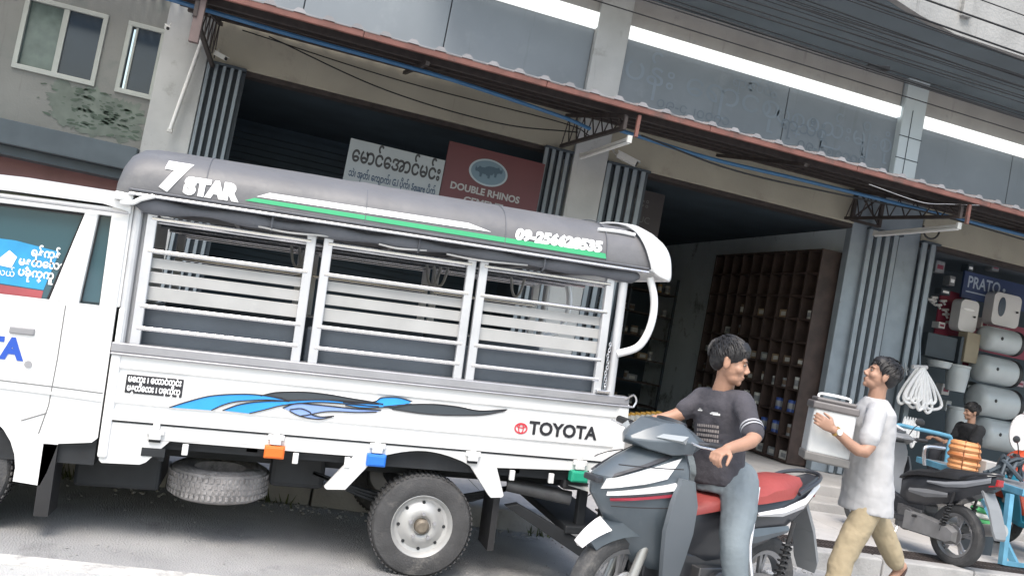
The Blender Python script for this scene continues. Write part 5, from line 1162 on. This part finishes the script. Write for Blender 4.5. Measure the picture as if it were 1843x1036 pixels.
def hair(parent, c, L, m_, s_, top=.088, fringe=.02, back=-.045, vol=1.0, seed=1):
    hb_ = MB(); rg = random.Random(seed)
    hb_.ball(L(0, -.022, .048), (.080*s_*vol, .092*s_*vol, .079*s_*vol), 18, m_); hb_.ball(L(0, -.055, .0), (.070*s_, .055*s_, .06*s_), 16, m_)
    hb_.ball(L(0, .030, .078), (.062*s_*vol, .056*s_*vol, .043*s_*vol), 16, m_)
    for e in (-1, 1): hb_.ball(L(.066*e, -.022, .018), (.016*s_, .045*s_, .036*s_), 12, m_)
    for k in range(34):
        a = rg.uniform(-1.9, 1.9); b = rg.uniform(.2, 1.2)
        p_ = L(.078*math.sin(a)*math.cos(b)*vol, .085*math.cos(a)*math.cos(b)*vol-.012, .05+.075*math.sin(b)*vol); q_ = p_+(p_-L(0, -.01, .0))*.10+m_ @ Vector((rg.uniform(-.01, .01), .012, -.004))*s_
        hb_.tube([p_-(p_-L(0, 0, 0))*.1, p_, q_], [.012*s_, .010*s_, .003*s_], 6)
    o = hb_.build('hair', MATS['hair_black'], parent, world=True); soft(o, .006, 2)
    tf = MB()
    for k in range(420):                                      # strands lying over the cap
        th = rg.uniform(0, 2*math.pi); ph = math.acos(rg.uniform(-.05, 1))
        d = Vector((math.sin(ph)*math.cos(th), math.sin(ph)*math.sin(th), math.cos(ph)))
        if d.y > .55 and d.z < .35: continue
        p0_ = Vector((.082*d.x*vol, .094*d.y*vol-.020, .048+.081*d.z*vol)); tg = Vector((d.x*.5+rg.uniform(-.3, .3), .55+rg.uniform(-.3, .3), -.75-.4*(1-d.z))); tg = (tg-d*tg.dot(d)).normalized()
        p1_ = p0_+tg*.022+d*.004; p2_ = p0_+tg*.045-d*.002
        tf.tube([L(*p0_), L(*p1_), L(*p2_)], [.003*s_, .0032*s_, .0008*s_], 4)
    t_ = tf.build('hair_strands', MATS['hair_black'], o); t_.matrix_parent_inverse = Matrix.Translation(-Vector(parent.location)); return o
skinA = mat('skin_tan', (.36, .20, .135), .55, var=.06, vs=12); skinB = mat('skin_brown', (.34, .195, .135), .55, var=.07, vs=12)
mat('hair_black', (.012, .011, .012), .55, var=.2, vs=30)
# rider -----------------------------------------------------------
rd = thing('person', 'person astride the slate scooter in dark printed tee and grey blue jeans looking back', 'person', (2.66, 4.42, 0))
shL, shR = at(1337, 722, 4.25), at(1262, 716, 4.50)
elL, haL = at(1358, 785, 4.02), at(1300, 812, 3.90)
elR, haR = at(1222, 745, 4.52), at(1152, 762, 4.56)
hip = Vector((2.61, 4.43, .95)); side = (shL-shR).normalized(); fr = Vector((-side.y*-1, -side.x, 0)).normalized()
nk = (shL+shR)/2+Vector((.0, .01, .055)); hd = at(1314, 652, 4.33)
lk, lf = at(1322, 985, 4.10), Vector((2.70, 4.02, .05)); rk_, rfo = Vector((2.38, 4.78, .62)), Vector((2.48, 4.98, .05))
hL, hR = hip+Vector((.10, -.10, -.02)), hip+Vector((-.09, .10, -.02))
b = MB()
limb(b, [nk+Vector((0, 0, -.03)), (nk+hd)/2+Vector((0, 0, -.02)), hd+Vector((0, .01, -.03))], [.062, .055, .058])
facA = Vector((.80, -.55, -.08)).normalized()
LA, mA = head(b, hd, facA, (.10, -.02, 1), 1.06)
b.loft([ring(hip+Vector((0, 0, -.03)), side, fr, .16, .11), ring(lerp(hip, nk, .3), side, fr, .145, .095), ring(lerp(hip, nk, .65), side, fr, .150, .095), ring(lerp(hip, nk, .86), side, fr, .12, .065), ring(nk, side, fr, .06, .055)])
limb(b, [nk+Vector((0, 0, -.06)), shL], [.035, .04]); limb(b, [nk+Vector((0, 0, -.06)), shR], [.035, .04])
limb(b, [shL, elL, lerp(elL, haL, .85)], [.045, .041, .028]); limb(b, [shR, elR, lerp(elR, haR, .85)], [.045, .041, .028])
fL, fR = (haL-elL).normalized(), (haR-elR).normalized()
hand(b, lerp(elL, haL, .85), fL, (-.3, -.2, -1), (.75, .85, .6), 1); hand(b, lerp(elR, haR, .85), fR, (-.4, -.1, -1), (.75, .85, .6), -1)
limb(b, [hL, lk, lf+Vector((0, 0, .05))], [.08, .055, .04]); limb(b, [hR, rk_, rfo+Vector((0, 0, .05))], [.08, .055, .04])
limb(b, [lf+Vector((.02, .02, 0)), lf+Vector((-.14, -.10, -.015))], [.04, .03]); limb(b, [rfo, rfo+Vector((-.15, -.10, -.015))], [.04, .03])
bo = b.build('body', skinA, rd, world=True); soft(bo, .0055, 3)
eyes(rd, LA, mA, 1.06); hair(rd, hd, LA, mA, 1.06, vol=1.10, seed=3)
s_ = MB()
s_.loft([ring(hip+Vector((0, 0, -.06)), side, fr, .165, .125), ring(lerp(hip, nk, .12), side, fr, .160, .118), ring(lerp(hip, nk, .35), side, fr, .155, .108), ring(lerp(hip, nk, .62), side, fr, .172, .116), ring(lerp(hip, nk, .82), side, fr, .178, .104), ring(lerp(hip, nk, .91), side, fr, .14, .085), ring(nk+Vector((0, 0, -.005)), side, fr, .076, .068)])
limb(s_, [nk+Vector((0, 0, -.045)), shL], [.058, .064]); limb(s_, [nk+Vector((0, 0, -.045)), shR], [.058, .064])
limb(s_, [shL, lerp(shL, elL, .45), lerp(shL, elL, .92)], [.064, .057, .060]); limb(s_, [shR, lerp(shR, elR, .45), lerp(shR, elR, .74)], [.064, .057, .058])
M_tee = mat('charcoal_tee', (.055, .052, .062), .9, var=.2, vs=7, bump=.9, bs=10)
so_ = s_.build('tee_shirt', M_tee, rd, world=True); soft(so_, .009, 5); folds(so_, .09, .014)
s_ = MB(); limb(s_, [hL+Vector((.0, .03, .02)), lerp(hL, lk, .5), lk, lerp(lk, lf, .6), lf+Vector((0, 0, .08))], [.108, .098, .078, .070, .068]); limb(s_, [hR, lerp(hR, rk_, .5), rk_, rfo+Vector((0, 0, .08))], [.108, .092, .075, .062])
s_.loft([ring(hip+Vector((0, 0, -.10)), side, fr, .16, .11), ring(hip+Vector((0, 0, .06)), side, fr, .165, .12)])
M_jean = mat('grey_blue_jeans', (.155, .185, .205), .9, var=.10, vs=6, bump=.6, bs=10)
tr_ = s_.build('trousers', M_jean, rd, world=True); soft(tr_, .010, 4); folds(tr_, .12, .016)
sp_ = MB()                                                     # white side stripe down the near leg
rings = []
for k in range(13):
    u = k/12; c = lerp(hL+Vector((.0, .03, .0)), lk, u/.55) if u < .55 else lerp(lk, lf+Vector((0, 0, .08)), (u-.55)/.45)
    r_ = lerp(.108, .078, min(1, u/.55)); o_ = Vector((.80, -.60, 0))*(r_+.0); tn = Vector((.60, .80, 0))
    rings.append([c+o_-tn*.026, c+o_*1.08-tn*.018, c+o_*1.08+tn*.018, c+o_+tn*.026, c+o_*.8])
sp_.loft(rings); spo = sp_.build('trouser_stripe', mat('white_cloth_stripe', (.60, .60, .62), .8, var=.08, vs=9), rd, world=True, smooth=50); 
pr = MB()                                                      # print on the chest
def chest(u, v, off=0.0):                                      # u across (-1..1), v 0 hip .. 1 neck
    c = lerp(hip, nk, v); return c+side*u*.15+fr*(.117*math.sqrt(max(0, 1-(u*.85)**2))+.012+off)
def chest_patch(mb, u0, u1, v0, v1, n=6):
    o_ = len(mb.v)
    for i in range(n+1):
        for v in (v0, v1): mb.v.append(chest(lerp(u0, u1, i/n), v))
    for i in range(n): mb.face((o_+2*i, o_+2*i+2, o_+2*i+3, o_+2*i+1))
for (u0, u1, v0, v1) in ((-.50, -.26, .725, .738), (-.44, -.32, .745, .752), (.10, .50, .70, .712), (.16, .42, .716, .724), (.22, .5, .69, .698)): chest_patch(pr, u0, u1, v0, v1)
pr.build('chest_logo', M_letter, rd, world=True, smooth=0)
pr = MB()
for row, (v0, v1) in enumerate(((.54, .575), (.485, .52), (.43, .465), (.375, .41))):
    u = -.5
    while u < .5:
        w_ = rn.uniform(.05, .10); chest_patch(pr, u, min(u+w_, .52), v0+(rn.random()*.004), v1, 2); u += w_+.025
pr.build('chest_print', mat('print_grey', (.26, .23, .22), .8, var=.2, vs=30), rd, world=True, smooth=0)
for L_, sg_ in ((shL, elL), ): 
    bd = MB()
    for u in (.76, .84): c = lerp(L_, sg_, u); d = (sg_-L_).normalized(); bd.tube([c-d*.006, c+d*.006], .0625, 20, cap=False)
    bd.build('sleeve_band', mat('band_grey', (.36, .36, .38), .8, var=.1), rd, world=True)
MB().loft([ring(lf+Vector((.03, .02, -.045)), fr, side, .05, .05), ring(lf+Vector((-.03, -.03, -.02)), fr, side, .13, .055), ring(lf+Vector((-.03, -.03, .0)), fr, side, .11, .045)]).build('shoe', M_black, rd, world=True)
MB().loft([ring(rfo+Vector((.0, .0, -.045)), fr, side, .12, .05), ring(rfo+Vector((-.04, -.03, .01)), fr, side, .10, .045)]).build('shoe', M_black, rd, world=True)

# walking man -----------------------------------------------------
YM = 5.32
wm = thing('person', 'person walking left in pale grey tee and khaki trousers carrying a white tin', 'person', (4.35, YM, 0))
hd = at(1586, 676, YM); nk = at(1580, 720, YM)+Vector((0, .02, 0)); hip = at(1560, 905, YM); hip.z = .90
fw = Vector((-1, -.06, 0)).normalized(); sd2 = Vector((.06, -1, 0)).normalized()      # sd2 toward the viewer (his left)
sL, sR = at(1578, 745, YM-.19), at(1572, 745, YM+.19)
eL, hLn = at(1556, 812, YM-.25), at(1478, 757, YM-.17); eR, hRn = at(1520, 830, YM+.22), at(1452, 775, YM+.20)
kL = at(1518, 1000, YM-.06); fLp = Vector((kL.x-.06, YM-.08, .08)); kR = at(1592, 965, YM+.08); fRp = at(1617, 1022, YM+.10)
b = MB(); limb(b, [nk+Vector((0, 0, -.04)), lerp(nk, hd, .5), hd+Vector((.03, 0, -.03))], [.064, .058, .058])
LB, mB = head(b, hd, (-.90, .38, .32), (.28, -.10, 1), 1.10)
b.loft([ring(hip, fw, sd2, .11, .15), ring(lerp(hip, nk, .4), fw, sd2, .10, .14), ring(lerp(hip, nk, .8), fw, sd2, .105, .17), ring(nk, fw, sd2, .06, .07)])
wL, wR = lerp(eL, hLn, .72), lerp(eR, hRn, .75)
limb(b, [sL, eL, wL], [.048, .046, .029]); limb(b, [sR, eR, wR], [.048, .046, .029])
hand(b, wL, (hLn-eL), (-.25, 1, .25), (.35, .5, .4), -1, 1.05); hand(b, wR, (hRn-eR), (-.1, -1, -.1), (.35, .5, .4), 1, 1.05)
limb(b, [hip+sd2*.09, kL, fLp], [.085, .058, .042]); limb(b, [hip-sd2*.09, kR, fRp], [.085, .058, .042])
limb(b, [fLp+Vector((.03, 0, -.03)), fLp+Vector((-.17, -.02, -.055))], [.038, .028]); limb(b, [fRp+Vector((.03, 0, .02)), fRp+Vector((-.06, 0, -.11)), fRp+Vector((-.12, 0, -.13))], [.036, .034, .026])
bo = b.build('body', skinB, wm, world=True); soft(bo, .0055, 3)
eyes(wm, LB, mB, 1.10); hair(wm, hd, LB, mB, 1.10, vol=1.05, seed=8)
M_tee2 = mat('pale_tee', (.40, .40, .41), .92, var=.04, vs=6, bump=.35, bs=8)
s_ = MB(); hem = hip+Vector((.02, 0, -.17))
s_.loft([ring(hem+Vector((-.02, 0, 0)), fw, sd2, .178, .205), ring(lerp(hem, nk, .2)+Vector((-.015, 0, 0)), fw, sd2, .165, .195), ring(lerp(hem, nk, .5)+Vector((-.015, 0, 0)), fw, sd2, .145, .175), ring(lerp(hem, nk, .75)+Vector((-.01, 0, 0)), fw, sd2, .138, .18), ring(lerp(hem, nk, .9), fw, sd2, .115, .185), ring(lerp(hem, nk, .97), fw, sd2, .09, .12), ring(nk+Vector((0, 0, .012)), fw, sd2, .075, .08)])
limb(s_, [nk+Vector((0, 0, -.05)), sL], [.06, .07]); limb(s_, [nk+Vector((0, 0, -.05)), sR], [.06, .07])
limb(s_, [sL-sd2*.0, lerp(sL, eL, .4), lerp(sL, eL, .66)], [.068, .066, .072]); limb(s_, [sR+sd2*.0, lerp(sR, eR, .4), lerp(sR, eR, .66)], [.068, .066, .072])
so_ = s_.build('tee_shirt', M_tee2, wm, world=True); soft(so_, .010, 4); folds(so_, .12, .022)
M_khaki = mat('khaki_cloth', (.34, .28, .185), .92, var=.06, vs=6, bump=.5, bs=10)
s_ = MB(); limb(s_, [hip+sd2*.085, lerp(hip+sd2*.085, kL, .5), kL, lerp(kL, fLp, .6), fLp+Vector((0, 0, .05))], [.100, .098, .086, .082, .078]); limb(s_, [hip-sd2*.085, lerp(hip-sd2*.085, kR, .5), kR, lerp(kR, fRp, .75)], [.100, .095, .082, .074])
s_.loft([ring(hip+Vector((0, 0, -.12)), fw, sd2, .115, .15), ring(hip+Vector((0, 0, .10)), fw, sd2, .11, .145)])
tr_ = s_.build('trousers', M_khaki, wm, world=True); soft(tr_, .010, 4); folds(tr_, .10, .020)
wt = MB().tube([wL+(hLn-eL).normalized()*.005*k-(hLn-eL).normalized()*.03 for k in range(4)], .036, 18); wt.build('watch_strap', mat('gold_metal', (.55, .36, .12), .3, .8, var=.1), wm, world=True)
MB().tube([wL-(hLn-eL).normalized()*.022+sd2*.034, wL-(hLn-eL).normalized()*.022+sd2*.044], .022, 16).build('watch_face', M_heater, wm, world=True)
for f_, an in ((fLp, 0), (fRp, 1)):
    d = Vector((-1, 0, 0)) if not an else Vector((-.6, 0, -.8)); up_ = Vector((0, 0, 1)) if not an else Vector((-.8, 0, .6))
    c = f_+(d*.07-up_*.055 if not an else d*.075-up_*.03)
    MB().loft([ring(c-up_*.012, d, sd2, .135, .048), ring(c+up_*.008, d, sd2, .14, .05)]).build('sandal', mat('brown_sandal', (.06, .035, .03), .7, var=.2), wm, world=True)
# the tin he carries
bx = thing('square_tin', 'square white tin with grey lid and base carried in the walking man\'s arms', 'tin', tuple(at(1490, 775, YM)))
c0 = at(1491, 776, YM); BM_ = Matrix.Translation(c0) @ Matrix.Rotation(R(1), 4, 'Y') @ Matrix.Rotation(R(-27), 4, 'Z')
def X(mb): return mb.xform(lambda p: BM_ @ p)
hx_, hy_, hz_ = .145, .145, .22
X(MB().box(-hx_, hx_, -hy_, hy_, -hz_+.05, hz_-.06)).build('tin_wall', mat('milky_white', (.55, .56, .56), .35, var=.05, vs=5), bx, world=True, smooth=0, bevel=.02)
X(MB().box(-hx_-.012, hx_+.012, -hy_-.012, hy_+.012, hz_-.075, hz_-.02).box(-hx_+.01, hx_-.01, -hy_+.01, hy_-.01, hz_-.02, hz_+.01)).build('lid', mat('grey_lid', (.13, .12, .12), .5, var=.1, vs=9), bx, world=True, smooth=0, bevel=.012)
X(MB().box(-hx_-.008, hx_+.008, -hy_-.008, hy_+.008, -hz_, -hz_+.065)).build('base', mat('grey_base', (.16, .155, .15), .55, var=.12, vs=9), bx, world=True, smooth=0, bevel=.012)
X(MB().tube(smooth_line([(-.11, 0, hz_+.005), (-.09, 0, hz_+.035), (.09, 0, hz_+.035), (.11, 0, hz_+.005)]), .009, 8)).build('handle', M_letter, bx, world=True)
X(MB().sheet([(-.07, -.05), (.06, -.06), (.07, .05), (-.06, .05)], hz_+.013, 'XY')).build('top_label', M_letter, bx, world=True, smooth=0)
# seated person ---------------------------------------------------
YS = 9.6
sp = thing('person', 'person in black top seated low among the tanks at the heater shop', 'person', (at(1745, 800, YS).x, YS, SF))
hd = at(1748, 741, YS); nk = hd+Vector((.03, 0, -.15)); hip = nk+Vector((.08, .02, -.50)); fw = Vector((-.97, .05, 0)).normalized(); sd3 = Vector((-.05, -.97, 0)).normalized()
b = MB(); limb(b, [nk, hd+Vector((.02, 0, -.03))], [.05, .05]); LC, mC = head(b, hd, (-.95, .2, -.2), (-.1, 0, 1), .98)
b.loft([ring(hip, fw, sd3, .11, .14), ring(nk+Vector((0, 0, -.05)), fw, sd3, .09, .15)])
a1, a2 = nk+sd3*.17+Vector((0, 0, -.07)), nk-sd3*.17+Vector((0, 0, -.07)); e1, e2 = a1+fw*.10+Vector((0, 0, -.25)), a2+fw*.12+Vector((0, 0, -.25)); h1, h2_ = e1+fw*.24+Vector((-.05, 0, .03)), e2+fw*.24+Vector((0, 0, .03))
for a_, e_, h_, tsd in ((a1, e1, h1, 1), (a2, e2, h2_, -1)): limb(b, [a_, e_, h_], [.05, .04, .028]); hand(b, h_, h_-e_, (0, 0, -1), (.4, .5, .4), tsd)
k1, k2 = hip+fw*.42+sd3*.12+Vector((0, 0, .08)), hip+fw*.42-sd3*.12+Vector((0, 0, .08)); f1, f2 = Vector((k1.x, k1.y, SF+.06)), Vector((k2.x, k2.y, SF+.06))
for k_, f_, o_ in ((k1, f1, .09), (k2, f2, -.09)): limb(b, [hip+sd3*o_, k_, f_], [.08, .055, .04]); limb(b, [f_, f_+fw*.16+Vector((0, 0, -.02))], [.036, .028])
bo = b.build('body', skinB, sp, world=True); soft(bo, .007, 3); eyes(sp, LC, mC, .98); hair(sp, hd, LC, mC, .98, vol=1.12, seed=5)
s_ = MB(); s_.loft([ring(hip+Vector((0, 0, -.05)), fw, sd3, .14, .18), ring(lerp(hip, nk, .5), fw, sd3, .13, .17), ring(nk+Vector((0, 0, -.06)), fw, sd3, .11, .18), ring(nk, fw, sd3, .07, .08)])
for a_, e_ in ((a1, e1), (a2, e2)): limb(s_, [a_, lerp(a_, e_, .6)], [.075, .068])
so_ = s_.build('tee_shirt', mat('black_tee', (.014, .015, .018), .9, var=.2), sp, world=True); soft(so_, .011, 3); folds(so_, .07, .02)
s_ = MB()
for k_, f_, o_ in ((k1, f1, .09), (k2, f2, -.09)): limb(s_, [hip+sd3*o_, k_, f_+Vector((0, 0, .1))], [.10, .08, .07])
so_ = s_.build('trousers', mat('dark_trousers', (.03, .032, .04), .9, var=.2), sp, world=True); soft(so_, .011, 3)
st_ = thing('stool', 'small dark stool under the seated person in the heater shop', 'stool', (hip.x, hip.y, SF))
MB().box(hip.x-.18, hip.x+.18, hip.y-.16, hip.y+.16, hip.z-.16, hip.z-.11).build('seat', M_wood, st_, smooth=0, world=True, bevel=.01)
for a_ in (-.14, .12):
    for b_ in (-.12, .10): MB().box(hip.x+a_, hip.x+a_+.03, hip.y+b_, hip.y+b_+.03, SF, hip.z-.16).build('leg', M_wood, st_, smooth=0, world=True)
